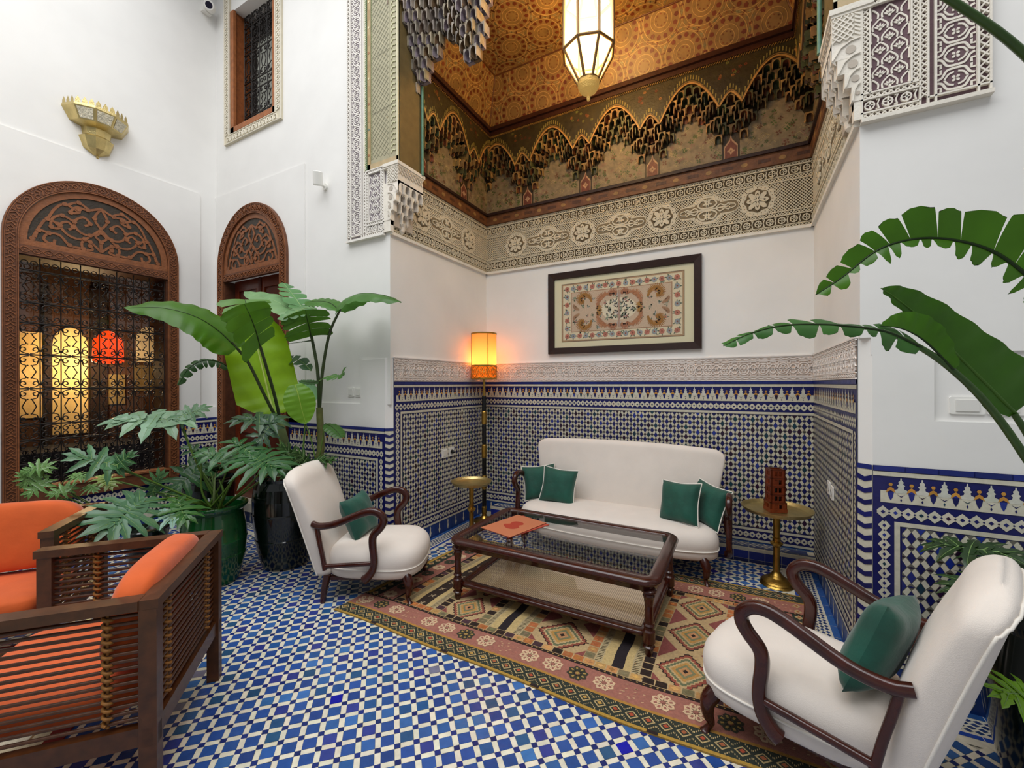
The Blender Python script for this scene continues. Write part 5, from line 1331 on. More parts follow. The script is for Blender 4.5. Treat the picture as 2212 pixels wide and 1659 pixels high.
g = G(); g.lathe([(.138, 1.66), (.138, 1.81)], n=32); g.build('lamp_lining', msh_ if False else mat('lamp_lining', '#d87a28', rough=.8, emit='#ff7a14', estr=.75, transl=.5), sd)
g = G(); g.ball((0, 0, 1.76), .03, 12); g.build('bulb', mat('bulb', '#fff0d0', emit='#ffd080', estr=12), t)

# hanging lantern
t = thing('hanging_lantern', 'large lit octagonal glass and brass lantern hanging from the painted ceiling', 'lantern', (-1.146, 3.45, 0)); R8 = .218
def oc(r, z, off=math.radians(-4.1)): return [V((r*math.cos(2*PI*i/8+off), r*math.sin(2*PI*i/8+off), z)) for i in range(8)]
A, B, Cc, D = oc(.088, 4.155), oc(R8, 4.40), oc(R8, 4.86), oc(.1, 5.04)
g = G()
for P, Q in ((A, B), (B, Cc), (Cc, D)):
    for i in range(8): g.tube([P[i], Q[i]], .0125, 6); g.tube([P[i], P[(i+1) % 8]], .012, 6); g.tube([Q[i], Q[(i+1) % 8]], .013, 6)
g.lathe([(.1, 5.04), (.06, 5.07), (.02, 5.08), (.012, 5.15)], n=16); fr = g.build('frame', mat('lantern_brass', '#8a6a42', rough=.4, metal=.5), t)
mg = mat('lit_frosted_glass', '#fff2c0', rough=.5, emit='#ffcf70', estr=1.0, see=.45)
nt = mg.node_tree; p = nt.nodes['Principled BSDF']; tc = nt.nodes.new('ShaderNodeTexCoord'); vm = nt.nodes.new('ShaderNodeVectorMath'); vm.operation = 'DISTANCE'; vm.inputs[1].default_value = (0, 0, 4.58); mr = nt.nodes.new('ShaderNodeMapRange')
nt.links.new(tc.outputs['Object'], vm.inputs[0]); nt.links.new(vm.outputs['Value'], mr.inputs[0]); mr.inputs[1].default_value = .2; mr.inputs[2].default_value = .34; mr.inputs[3].default_value = 4.5; mr.inputs[4].default_value = .9; nt.links.new(mr.outputs[0], p.inputs['Emission Strength'])
g = G()
for P, Q in ((A, B), (B, Cc), (Cc, D)):
    for i in range(8): j = (i+1) % 8; g.add([P[i]*1, P[j]*1, Q[j]*1, Q[i]*1], [(0, 1, 2, 3)])
g.build('glass_panes', mg, t)
g = G(); g.lathe([(.012, 3.995), (.016, 4.02), (.008, 4.035), (.03, 4.045), (.07, 4.075), (.088, 4.11), (.092, 4.155)], n=32); cp_ = g.build('bottom_cup', mat('pierced_gold_cup', '#a8894a', rough=.35, metal=.7, emit='#ffcc70', estr=.25, bump=.8, bscale=120), t)
g = G(); g.tube([(0, 0, 5.08), (0, 0, 5.15)], .008, 8); g.build('rod', M_BRASS, t)

# wall sconce
t = thing('wall_sconce', 'brass crown-shaped wall sconce high on the left wall above the arched window', 'wall sconce', (XL-.02, 1.745, 0)); g = G(); q = G()
def ho(r, z, n=5): return [V((max(0, r*.95*math.sin(PI*i/n)), -r*math.cos(PI*i/n), z)) for i in range(n+1)]
def strip(g, P, Q):
    for i in range(len(P)-1): g.add([P[i], P[i+1], Q[i+1], Q[i]], [(0, 1, 2, 3)])
L1, L2, L3, L4, L5, L6, L7, L8 = ho(.25, 4.325), ho(.255, 4.30), ho(.20, 4.19), ho(.115, 4.165), ho(.105, 4.10), ho(.135, 4.075), ho(.10, 3.97), ho(.02, 3.92)
for a, b in ((L1, L2), (L2, L3), (L3, L4), (L4, L5), (L5, L6), (L6, L7), (L7, L8)): strip(g, b, a)
for i in range(5):
    a, b = L1[i], L1[i+1]
    for k in range(3):
        p0 = a.lerp(b, (k+.12)/3); p1 = a.lerp(b, (k+.88)/3); m = (p0+p1)/2
        g.add([p0, p0+V((0, 0, .025)), m+V((0, 0, .06)), p1+V((0, 0, .025)), p1], [(0, 1, 2, 3, 4)])
g.ball((.02, 0, 3.905), .014, 8); g.build('sconce_body', M_BRASSP, t)
for i in range(1, 4):
    a, b, c, d = L3[i], L3[i+1], L2[i+1], L2[i]; ctr = (a+b+c+d)/4; n_ = (b-a).cross(d-a).normalized()*-.003
    if n_.x < 0: n_ = -n_
    q.add([ctr.lerp(x, .8)+n_ for x in (a, b, c, d)], [(0, 1, 2, 3)])
q.build('pierced_panel', mat('pierced_white_metal', '#d8d0b8', rough=.5, bump=1.0, bscale=90, nvar=.4, nscale=70), t)

# painting
t = thing('framed_embroidery', 'framed floral embroidery in a dark wood frame on the back wall above the sofa', 'picture', (-1.164, Yb, 2.40)); HXp, HZp = .812, .462
g = G(); F = Fr((0, -.0, 0), (1, 0, 0), (0, 0, 1), (0, -1, 0)); fw_ = .068
def frame_side(a, b, c, d, ha, hb): g.add([F.p(*a, ha), F.p(*b, ha), F.p(*c, hb), F.p(*d, hb)], [(0, 1, 2, 3)])
O = [(-HXp, -HZp), (HXp, -HZp), (HXp, HZp), (-HXp, HZp)]; I = [(x-math.copysign(fw_, x), z-math.copysign(fw_, z)) for x, z in O]; I2 = [(x-math.copysign(.005, x), z-math.copysign(.005, z)) for x, z in I]
for i in range(4):
    j = (i+1) % 4; frame_side(O[i], O[j], I[j], I[i], .034, .026); frame_side(O[i], O[j], O[j], O[i], .0, .034); frame_side(I[i], I[j], I2[j], I2[i], .026, .010)
g.build('frame', mat('dark_walnut', '#2c170e', rough=.35, nvar=.2, nscale=25), t)
g = G(); cr_ = '#d9d2b0'; rect(g, F, -HXp+.06, -HZp+.06, HXp-.06, HZp-.06, .006, cr_); g.build('mount', mat('cream_mount', None, rough=.8), t)
g = G(); ex, ez = .635, .310; rect(g, F, -ex-.02, -ez-.02, ex+.02, ez+.02, .0065, '#7a6450'); rect(g, F, -ex-.012, -ez-.012, ex+.012, ez+.012, .0075, '#a88a68'); rect(g, F, -ex, -ez, ex, ez, .008, '#d6c8a8'); rect(g, F, -ex+.095, -ez+.085, ex-.095, ez-.085, .0085, '#a07a5c'); rect(g, F, -ex+.103, -ez+.093, ex-.103, ez-.093, .009, '#c2aa90')
re_ = random.Random(5)
def emb_flower(x, z, r, col):
    for k in range(6): a = k*PI/3+.3; disc(g, F, x+r*.55*math.cos(a), z+r*.55*math.sin(a), r*.5, .0096+k*1e-5, vary(col, .12, re_), 7)
    disc(g, F, x, z, r*.32, .0099, vary('#8a4a38', .3, re_), 6)
    for k in range(3):
        a = re_.uniform(0, 6.3); f = F.sub(x+r*1.1*math.cos(a), z+r*1.1*math.sin(a), a); poly(g, f, [(-.012, 0), (0, -.007), (.02, 0), (0, .007)], .0092, vary('#5c6a54', .2, re_))
n = 17
for i in range(n):
    for z in (-ez+.043, ez-.043): emb_flower(-ex+.05+(2*ex-.1)*i/(n-1), z, .028, ('#b0705c', '#8e9494')[i % 2])
for i in range(1, 6):
    for x in (-ex+.048, ex-.048): emb_flower(x, -ez+.043+(2*ez-.086)*i/6, .028, ('#b0705c', '#8e9494')[i % 2])
def feather(pts, col, w=.02):
    B = bez2(pts, 6); stroke(g, F, B, w*.9, .0105, col)
    for i in range(1, len(B)-1):
        a = math.atan2(B[i+1][1]-B[i-1][1], B[i+1][0]-B[i-1][0]); ww = w*1.5*math.sin(PI*i/len(B))+.006
        for s in (1, -1): f = F.sub(B[i][0], B[i][1], a+s*1.9); poly(g, f, [(0, -.006), (ww, -.002), (ww*1.1, .004), (0, .006)], .0102, vary(col, .15, re_))
for s in (1, -1):
    for u in (1, -1):
        m = lambda P: [(s*x, u*z) for x, z in P]
        feather(m([(.03, .15), (.05, .19), (.09, .17), (.075, .15)]), '#a06848'); feather(m([(.09, .17), (.17, .165), (.22, .11), (.235, .03)]), '#a8704a'); feather(m([(.30, .10), (.33, .17), (.40, .19), (.44, .14), (.41, .1), (.39, .13)]), '#9a6a2a', .024)
        feather(m([(.235, .05), (.215, .02), (.24, .005)]), '#a87a3c'); feather(m([(.44, .02), (.49, .05), (.51, .09)]), '#a07a5a', .01)
    for k in range(26): emb_flower(s*re_.uniform(.03, .52), re_.uniform(-.19, .19), re_.uniform(.008, .016), re_.choice(['#b08070', '#9aa098', '#a8a088', '#7c8a70', '#b09080']))
poly(g, F, [(x*.19, z*.12) for x, z in circ(0, 0, 1, 24)], .0092, '#d8ccb0')
for k in range(30): emb_flower(re_.uniform(-.15, .15), re_.uniform(-.09, .09), .012, re_.choice(['#7c8a70', '#a8a49a', '#8a9a84', '#b08a78']))
stroke(g, F, [(0, -.2), (0, .2)], .02, .0104, '#a88a78')
for z in (-.15, -.05, .05, .15): emb_flower(0, z, .022, '#a8a09a')
g.build('embroidery', M_EMB, t)
g = G(); rect(g, F, -HXp+.06, -HZp+.06, HXp-.06, HZp-.06, .014, '#ffffff'); g.build('glazing', M_GLASS, t)

# sockets and switches
def plate(name, label, cat, F, w, h, kind, group=None):
    t = thing(name, label, cat, F.o, 0, 'white wall sockets' if cat == 'socket' else 'white light switches'); f = Fr((0, 0, 0), F.u, F.v, F.n); g = G()
    P = [(x*w/2, z*h/2) for x, z in ((-1, -.9), (-.9, -1), (.9, -1), (1, -.9), (1, .9), (.9, 1), (-.9, 1), (-1, .9))]; prism(g, f, P, 0, .009, '#ffffff'); g.build('cover_plate', M_PLASTIC, t)
    g = G()
    if kind == 'rocker': prism(g, f, [(-w*.33, -h*.33), (w*.33, -h*.33), (w*.33, h*.33), (-w*.33, h*.33)], .009, .014, '#ffffff'); g.build('rocker', mat('off_white_plastic', '#e2e0da', rough=.4), t)
    elif kind == 'socket':
        g.lathe([(w*.3, 0), (w*.3, .003), (w*.25, .003), (w*.25, .0005), (0, .0005)], M=Matrix((f.u, f.v, f.n)).transposed().to_4x4(), n=20, c=f.n*.009); g.build('socket_face', mat('grey_plastic', '#b8b6b2', rough=.5), t)
    return t
FW = lambda x, z: Fr((x, Yf, z), (1, 0, 0), (0, 0, 1), (0, -1, 0)); FX = lambda y, z: Fr((Xl+.009, y, z), (0, 1, 0), (0, 0, 1), (1, 0, 0))
plate('light_switch', 'left one of two white light switches above the tiles by the plants', 'light switch', FW(-3.352, 1.52), .088, .088, 'rocker')
plate('light_switch', 'right one of two white light switches above the tiles by the plants', 'light switch', FW(-3.25, 1.52), .088, .088, 'rocker')
plate('wall_socket', 'white wall socket without plug on the tiles left of the floor lamp', 'socket', FX(3.645, .85), .095, .095, 'rocker')
pl = plate('wall_socket', 'white wall socket with a black plug on the tiles left of the floor lamp', 'socket', FX(3.765, .85), .095, .095, 'socket')
g = G(); g.lathe([(.02, .0), (.02, .02), (.012, .03), (.006, .045)], M=Matrix.Rotation(PI/2, 4, 'Y'), n=12); t = tag(g.build('power_plug', M_BLACK), 'black round plug in the wall socket', 'plug'); t.location = (Xl+.02, 3.765, .85)
FXR = lambda y, z: Fr((Xr-.009, y, z), (0, 1, 0), (0, 0, 1), (-1, 0, 0))
plate('wall_socket', 'white socket on the right tiled alcove wall, nearer the back corner', 'socket', FXR(3.70, .86), .09, .09, 'socket')
plate('wall_socket', 'white socket on the right tiled alcove wall, nearer the courtyard', 'socket', FXR(3.58, .85), .09, .09, 'socket')
plate('light_switch', 'wide white switch in the right wall recess, left of its neighbour', 'light switch', Fr((.957, Yf+.015, 1.49), (1, 0, 0), (0, 0, 1), (0, -1, 0)), .125, .085, 'rocker')
plate('light_switch', 'wide white switch in the right wall recess, partly behind plant stems', 'light switch', Fr((1.09, Yf+.015, 1.49), (1, 0, 0), (0, 0, 1), (0, -1, 0)), .125, .085, 'rocker')
# spot lamp
t = thing('spotlight', 'small white cylinder spotlight on the wall above the recessed panel', 'spotlight', (-3.72, Yf, 3.60)); g = G()
g.lathe([(.035, 0), (.035, .02), (.0, .02)], M=Matrix.Rotation(PI/2, 4, 'X'), n=16); g.tube([(0, -.02, 0), (0, -.06, .01)], .012, 8); g.build('bracket', M_PLASTIC, t)
g = G(); M = Matrix.Rotation(R_(14), 4, 'Y')@Matrix.Rotation(R_(12), 4, 'X'); g.lathe([(.0, 0), (.042, 0), (.045, .01), (.045, .125), (.038, .13), (.036, .12), (0, .12)], c=(.0, -.09, -.02), M=M, n=20); g.build('lamp_head', M_PLASTIC, t)
g = G(); g.lathe([(.0, .121), (.034, .121)], c=(.0, -.09, -.02), M=M, n=20); g.build('lens', mat('grey_lens', '#8a8a88', rough=.2), t)
# security camera
t = thing('security_camera', 'small white security camera with dark lens high in the wall corner', 'camera', (XL-.02, 2.74, 6.19)); g = G()
g.box((0, -.05, -.06), (.05, .05, .07)); g.tube([(.03, 0, 0), (.10, -.02, -.03)], .018, 8); g.build('bracket', M_PLASTIC, t)
g = G(); M = Matrix.Translation((.13, -.01, -.03))@Matrix.Rotation(R_(-35), 4, 'Z')@Matrix.Rotation(R_(115), 4, 'Y'); g.lathe([(0, -.07), (.05, -.07), (.056, -.05), (.056, .06), (.048, .075), (0, .075)], M=M, n=20); g.build('camera_body', M_PLASTIC, t)
g = G(); g.lathe([(0, .078), (.036, .078), (.038, .07)], M=M, n=16); g.build('lens', mat('dark_lens', '#120c24', rough=.08), t)

# ================================================================== ORANGE LOUNGE SET
def softbox(g, c, hx, hy, hz, M3, e=.3, n=24, wob=.008, col=(.8, .8, .8)):
    vs = []; m = n//2
    for i in range(m+1):
        t = PI*i/m
        for j in range(n):
            a = 2*PI*j/n; st, ct = math.sin(t), math.cos(t); ca, sa = math.cos(a), math.sin(a)
            f = lambda v, k: math.copysign(abs(v)**k, v)
            p = V((hx*f(ca, e)*f(st, e), hy*f(sa, e)*f(st, e), hz*f(ct, e+.25)))
            p *= 1+wob*math.sin(9*p.x+4*p.y)*math.cos(7*p.y+5*p.z)/.1*.3
            vs.append(M3@p+V(c))
    fs = [(i*n+j, (i+1)*n+j, (i+1)*n+(j+1) % n, i*n+(j+1) % n) for i in range(m) for j in range(n)]
    g.add(vs, fs, col, True)
def slat_panel(parent, a, b, z0, z1, n, cords, r=.0075):
    """a,b plan points; horizontal rods with corded bindings"""
    a, b = V((*a, 0)), V((*b, 0)); g = G()
    for i in range(n): z = z0+(z1-z0)*(i+.5)/n; g.tube([a+V((0, 0, z)), b+V((0, 0, z))], r, 6)
    g.build('slats', M_TEAK, parent)
    d = (b-a).normalized(); nn = V((-d.y, d.x, 0))
    for q in cords:
        g = G(); o = a.lerp(b, q); pts = []
        for i in range(n*8): k = i/8; z = z0+(z1-z0)*(k+.5)/n; th = 2*PI*i/8; pts.append(o+nn*(.014*math.cos(th))+d*(.014*math.sin(th))+V((0, 0, z)))
        g.tube(pts, .0065, 5); g.tube([o+V((0, 0, z0)), o+V((0, 0, z1))], .006, 6); g.build('cord_binding', M_CORD, parent)
def lounge(name, label, cat, P1, f, u, depth, width, H, arms=(0, 1), legs_back=True):
    """P1 back corner, u direction along the back, f facing direction"""
    t = thing(name, label, cat, (0, 0, 0)); P1 = V(P1); f = V(f).normalized(); u = V(u).normalized(); w = .055
    q = lambda a, b: P1+u*a+f*b
    def post(p, name='post', top=None):
        g = G(); p = V(p); g.beam((p.x, p.y, 0), (p.x, p.y, top or H-.035), w, w, up=(u.x, u.y, 0)); g.build(name, M_TEAK, t)
    for a in (w/2, width-w/2):
        for b in (w/2, depth-w/2): post(q(a, b))
    g = G(); zt = H-.018
    for A, B in ((q(0, w/2), q(width, w/2)), ): g.beam((A.x, A.y, zt), (B.x, B.y, zt), w*1.2, .036)
    g.build('top_rail', M_TEAK, t)
    for a in (w/2, width-w/2): g = G(); A, B = q(a, w), q(a, depth+.01); g.beam((A.x, A.y, zt+.001), (B.x, B.y, zt+.001), w*1.2, .036); g.build('armrest', M_TEAK, t)
    g = G()
    for A, B in ((q(0, w/2), q(width, w/2)), (q(w/2, 0), q(w/2, depth)), (q(width-w/2, 0), q(width-w/2, depth)), (q(0, depth-w/2), q(width, depth-w/2))): g.beam((A.x, A.y, .29), (B.x, B.y, .29), .035, .07)
    g.build('seat_frame', M_TEAK, t)
    nb = 15; cb = (.16, .84) if width < 1 else (.08, .36, .64, .92)
    slat_panel(t, q(w, w/2)[:2], q(width-w, w/2)[:2], .34, H-.045, nb, cb)
    for a in (w/2, width-w/2): slat_panel(t, q(a, w)[:2], q(a, depth-w)[:2], .34, H-.045, nb, (.16, .74))
    return t, q
fch = V((-.659, -.752, 0)); uch = V((.752, -.659, 0))
lc, q = lounge('slatted_armchair', 'dark slatted wooden armchair with orange cushions in the left foreground, seen from behind', 'armchair', (-2.52, 1.27, 0), fch, uch, .74, .80, .80)
M3 = Matrix((uch, fch, V((0, 0, 1)))).transposed()
def loose(label, c, hx, hy, hz, M, cat='cushion', e=.28): g = G(); softbox(g, (0, 0, 0), hx, hy, hz, M, e, 32); o = g.build('cushion', M_ORANGE); o.location = c; return tag(o, label, cat, 'orange cushions of the slatted furniture')
cc = q(.40, .41); loose('flat orange seat cushion of the slatted armchair in the left foreground', (cc.x, cc.y, .39), .335, .335, .062, M3)
cc = q(.40, .14); Mt = M3@Matrix.Rotation(R_(9), 3, 'X'); loose('rounded orange back cushion leaning inside the slatted armchair', (cc.x, cc.y, .665), .345, .078, .205, Mt, e=.5)
bs = V((-.79, .61, 0)); us = V((-.61, -.79, 0))
ls, q2 = lounge('slatted_sofa', 'dark slatted wooden sofa with orange cushions at the left edge, below the arched window', 'sofa', (-3.80, 1.20, 0), -bs, us, .62, 1.7, .80)
M3s = Matrix((us, bs, V((0, 0, 1)))).transposed()
cc = q2(.86, .35); loose('long flat orange seat cushion on the slatted sofa', (cc.x, cc.y, .39), .78, .27, .062, M3s)
cc = q2(.46, .125); loose('plump orange back cushion on the slatted sofa, under the arched window', (cc.x, cc.y, .665), .39, .075, .205, M3s@Matrix.Rotation(R_(-9), 3, 'X'), e=.42)
cc = q2(1.25, .125); loose('orange back cushion further along the slatted sofa, at the left frame edge', (cc.x, cc.y, .665), .38, .075, .205, M3s@Matrix.Rotation(R_(-9), 3, 'X'), e=.42)
# rug under the lounge set
g = G(); F = Fr((-2.66, .60, 0), (-.60, -.80, 0), (-.80, .60, 0), (0, 0, 1))
FRG = Fr((-2.60, .62, .0), fch, -uch, (0, 0, 1))
prism(g, FRG, [(0, 0), (1.6, 0), (1.6, 1.1), (0, 1.1)], .001, .008, '#7a1c14'); rect(g, FRG, .07, .07, 1.53, 1.03, .0085, '#c8b898'); rect(g, FRG, .13, .13, 1.47, .97, .009, '#8a6a48'); rect(g, FRG, .14, .14, 1.46, .96, .0095, '#cfc4ac')
for i in range(6): poly(g, FRG, [(.3+.2*i, .3), (.4+.2*i, .5), (.3+.2*i, .7), (.2+.2*i, .5)], .0099, '#b86a5c')
tag(g.build('rug', M_RUG), 'cream rug with dark red border on the floor under the slatted armchair', 'rug')
# ================================================================== PLANTS
CAMP = V((0, 0, 1.6)); _fw = V((-math.sin(YAW), math.cos(YAW), -.0009)); _rt = V((math.cos(YAW), math.sin(YAW), 0))
def at(u, v, d):
    """point seen at photo pixel (u,v) and d metres in front of the camera"""
    return CAMP+(_fw+_rt*((u-1106)/F_)+V((0, 0, 1))*((829.5-v)/F_))*d
def blade(g, mid, nrm, wf, col, rib, strips=0, gap=.0, sweep=.35, droop=.12, fold=.15, sides=(1, 1), seed=1, ragged=0, rib_r=.006, t0=0.0, wid=(1, 1)):
    """leaf surface: mid = midrib points, nrm = facing normal, wf(t) half width; strips>0 tears it across"""
    r = random.Random(seed); B = bez(mid, 8); n = len(B)-1; nrm = V(nrm)
    T = [(B[min(i+1, n)]-B[max(i-1, 0)]).normalized() for i in range(n+1)]
    def P(t, s, w, k):   # t along, s side, w fraction of width 0..1
        x = t*n; i = min(int(x), n-1); f = x-i; b = B[i].lerp(B[i+1], f); T_ = T[i].lerp(T[i+1], f).normalized()
        N_ = (nrm-T_*nrm.dot(T_)).normalized(); S = T_.cross(N_)*s
        W = wf(t)*w*wid[0 if s > 0 else 1]
        rip = .006*math.sin(t*46)*w
        return b+S*W*math.cos(fold*w)+N_*(W*math.sin(fold)*.6-droop*w*w*wf(t)+rip)+T_*(sweep*W*(1-.3*w))-V((0, 0, 1))*k*W*w
    m = 6
    for si, s in enumerate((1, -1)):
        if not sides[si]: continue
        if strips == 0:
            nt = n
            g.grid(lambda a, b_: P(t0+(1-t0)*b_, s, a, 0), m, nt, vary(col, .06, r), flip=(s < 0))
        else:
            cuts = [t0]; 
            for i in range(strips): cuts.append(t0+(1-t0)*(i+1+r.uniform(-.25, .25)*(i < strips-1))/strips)
            for a, b in zip(cuts, cuts[1:]):
                L = 1-ragged*r.random(); k = r.uniform(0, .35)*(ragged > 0); gg = gap*r.uniform(.5, 1.4)
                def fn(u, v, a=a, b=b, L=L, k=k, gg=gg):
                    w = u*L; c = (a+b)/2; t = a+(b-a)*v; t = c+(t-c)*(1-gg*u)
                    tip = 1-max(0, (u-.7)/.3)*(.35+abs(v-.5))*.35
                    return P(min(1, max(0, t)), s, w*tip, k)
                g.grid(fn, m, 3, vary(col, .1, r), flip=(s < 0))
    g.tube(B, [rib_r*(1-.75*i/n) for i in range(n+1)], 6, rib)
def wleaf(W, p=.45, q=.6): return lambda t: W*(max(0, t)**.45)*(max(0, 1-t)**q)*1.75 if p else W
def lobed(g, base, tip, nrm, L, col, n=5, seed=0, spread=1.0, rib='#7a9a5a', wide=.5):
    """deeply lobed philodendron leaf: base joint, direction to tip, lobes either side"""
    r = random.Random(seed); base, tip = V(base), V(tip); ax = (tip-base).normalized(); N_ = (V(nrm)-ax*V(nrm).dot(ax)).normalized(); S = ax.cross(N_)
    def lobe(o, d, ln, w, c):
        d = d.normalized(); s = d.cross(N_).normalized(); k = 7
        def fn(u, v):
            t = v; ww = w*(.55+.45*math.sin(t*PI*.9+.35))*(1-t**5)*(1+.18*math.sin(t*17+ln*90)); 
            return o+d*ln*t+s*ww*(2*u-1)+N_*(-.14*ln*t*t+.25*ww*abs(2*u-1)-.10*ln*t*t*t)
        g.grid(fn, 4, k*2, c)
        g.tube([fn(.5, q/5) + N_*.001 for q in range(5)], [.0022, .002, .0015, .001, .0006], 4, rib, cap=False)
    for i in range(n):
        t = i/(n-1); o = base+ax*L*.62*t-N_*.0
        for s in (1, -1):
            ang = math.radians(150-118*t)*spread+r.uniform(-.08, .08); ln = L*wide*(.78+.42*math.sin(PI*(t*.8+.15)))*r.uniform(.88, 1.1)
            d = ax*math.cos(ang)+S*s*math.sin(ang); lobe(o, d, ln, L*.082*r.uniform(.9, 1.15), vary(col, .12, r))
    lobe(base+ax*L*.5, ax, L*.55, L*.085, vary(col, .08, r))
    # central web joining the lobes
    def web(u, v):
        t = v; ww = L*.23*math.sin(PI*(t*.85+.15))**.7*(1-t**3)
        return base+ax*L*(-.06+.78*t)+S*ww*(2*u-1)-N_*(.02*L*t*t*4-.08*ww*abs(2*u-1))
    g.grid(web, 6, 10, col)
    g.tube([base-ax*L*.04, base+ax*L*.35-N_*.01*L, base+ax*L*.8-N_*.045*L], [.004, .003, .0015], 5, rib)
def stem(parent, pts, r, m=None, name='stem'):
    g = G(); B = bez(pts, 6); n = len(B); r0, r1 = r if isinstance(r, tuple) else (r, r*.7)
    g.tube(B, [r0+(r1-r0)*i/n for i in range(n)], 8); return g.build(name, m or M_STEM, parent)
def pot(name, label, c, prof, m, cat='potted plant'):
    t = thing(name, label, cat, (c[0], c[1], 0)); g = G(); g.lathe(prof, n=48); g.build('pot', m, t); return t
def lw(o, p):  # world -> local of an unrotated root
    return V(p)-o.location
class Pl:
    def __init__(s, root):
        s.r = root; s.o = V((root.location)); d = V((s.o.x, s.o.y, 0)).normalized(); s.f = d; s.x = V((d.y, -d.x, 0))
    def N(s, n): return s.x*n[0]+s.f*n[1]+V((0, 0, 1))*n[2]
    def leaf(s, mid, nrm, W, col, rib, m=None, **k):
        g = G(); blade(g, [V(p)-s.o for p in mid], s.N(nrm), W if callable(W) else wleaf(W), col, rib, **k); return g.build('leaf', m or M_LEAF, s.r)
    def lob(s, base, tip, nrm, L, col, **k):
        g = G(); lobed(g, V(base)-s.o, V(tip)-s.o, s.N(nrm), L, col, **k); return g.build('leaf', M_LEAFD, s.r)
    def stem(s, pts, r, m=None, name='stem'): return stem(s.r, [V(p)-s.o for p in pts], r, m, name)

# ---- banana-like plant in the tall dark pot
DP = [(.0, .0), (.17, 0), (.185, .02), (.215, .12), (.24, .25), (.242, .262), (.237, .27), (.25, .36), (.262, .47), (.264, .48), (.26, .49), (.262, .6), (.25, .70), (.235, .76), (.25, .79), (.25, .82), (.23, .82), (.225, .76), (.0, .74)]
bp = pot('potted_banana_plant', 'large banana-leaved plant in a tall black-green glazed pot behind the left armchair', (-3.58, 2.335), DP, M_DPOT)
g = G(); g.lathe([(0, .755), (.22, .752)], n=24); g.build('soil', M_SOIL, bp)
b = Pl(bp); BR = bp.location.copy(); DK_ST = mat('dark_green_stem', '#2c3a18', rough=.4, nvar=.2, nscale=20); PALE = mat('pale_green_trunk', '#7d8f5a', rough=.5, nvar=.25, nscale=12)
BX, BY = BR.x, BR.y
LG, LD, LB, LPALE, RIB, RIBD = '#44720f', '#2c540f', '#8cb814', '#6a9a5a', '#a8c24a', '#2a4012'
b.stem([(BX-.02, BY-.03, .75), at(622, 1000, 3.75), at(608, 930, 3.72), at(596, 895, 3.7)], (.045, .03), PALE, 'trunk')
b.stem([(BX+.12, BY+.05, .75), at(690, 985, 3.8), at(690, 880, 3.85)], (.04, .028), mat('olive_trunk', '#5a6030', rough=.5, nvar=.25, nscale=14), 'trunk')
b.stem([at(690, 890, 3.85), at(686, 800, 3.85), at(672, 720, 3.85), at(664, 682, 3.85)], (.016, .012), DK_ST); b.stem([at(690, 880, 3.85), at(697, 800, 3.85), at(712, 720, 3.82), at(735, 668, 3.8)], (.016, .010), DK_ST)
b.stem([at(598, 905, 3.7), at(570, 850, 3.6), at(535, 780, 3.5), at(500, 738, 3.4)], (.014, .010), DK_ST)
b.stem([at(606, 910, 3.7), at(592, 850, 3.55), at(572, 780, 3.4), at(552, 715, 3.3)], (.014, .010), DK_ST)
b.stem([at(596, 905, 3.85), at(540, 830, 3.9), at(505, 780, 3.9), at(470, 738, 3.9)], (.009, .006))
b.stem([at(652, 1000, 3.6), at(657, 940, 3.6), at(658, 912, 3.6)], (.008, .006)); b.stem([at(683, 1000, 3.6), at(672, 950, 3.6), at(660, 915, 3.6)], (.006, .005))
b.stem([at(690, 985, 3.6), at(700, 930, 3.6), at(703, 915, 3.6)], (.006, .005))
dn = V((0, 0, 1))
# 1 long leaf reaching left, underside lit from above
b.leaf([at(512, 752, 3.42), at(470, 712, 3.35), at(420, 682, 3.25), at(350, 664, 3.15), at(268, 664, 3.05)], (.3, -.65, .7), lambda t: .235*(max(0, t+.02)**.35)*(max(0, 1-t)**.75)*1.7, LG, RIBD, seed=1, sweep=-.1, droop=.25)
# 2 centre leaf hanging toward the room
b.leaf([at(562, 748, 3.32), at(552, 712, 3.22), at(540, 680, 3.15), at(528, 655, 3.12)], (.1, -.75, .65), lambda t: .27*(1-t*.15), LG, RIBD, strips=4, gap=.06, seed=4, sweep=.0, droop=.10, ragged=.08)
b.leaf([at(536, 665, 3.3), at(532, 655, 3.3), at(529, 646, 3.32)], (.1, -.6, .8), lambda t: .24, '#5d8a34', RIBD, strips=2, gap=.1, seed=9, sweep=.0, droop=.05, ragged=.12)
# 3 large bright leaf, backlit
b.leaf([at(592, 893, 3.75), at(580, 850, 3.78), at(563, 780, 3.8), at(548, 718, 3.82), at(540, 680, 3.85)], (.25, -1, .05), lambda t: .262*(min(1, t*3+.35))*(1-max(0, t-.6)**2*2.4), LB, '#cfe07a', seed=3, sweep=-.12, droop=.06, rib_r=.011)
# 4,5 pale top leaves
b.leaf([at(668, 690, 3.8), at(630, 668, 3.85), at(590, 648, 3.95), at(528, 630, 4.05)], (.1, -.85, .6), .16, '#7fa872', '#a8c890', seed=5, droop=.15)
b.leaf([at(664, 684, 3.8), at(650, 660, 3.9), at(630, 632, 4.0), at(612, 610, 4.1)], (.3, -.9, .4), .185, '#5f9058', '#a0c080', strips=6, gap=.35, seed=6, sweep=.25, droop=.1)
b.leaf([at(700, 682, 3.8), at(672, 665, 3.72), at(640, 672, 3.62), at(600, 690, 3.5)], (.0, -.6, .8), .12, '#6f9a66', '#a0c080', strips=6, gap=.3, seed=16, sweep=.25, droop=.4)
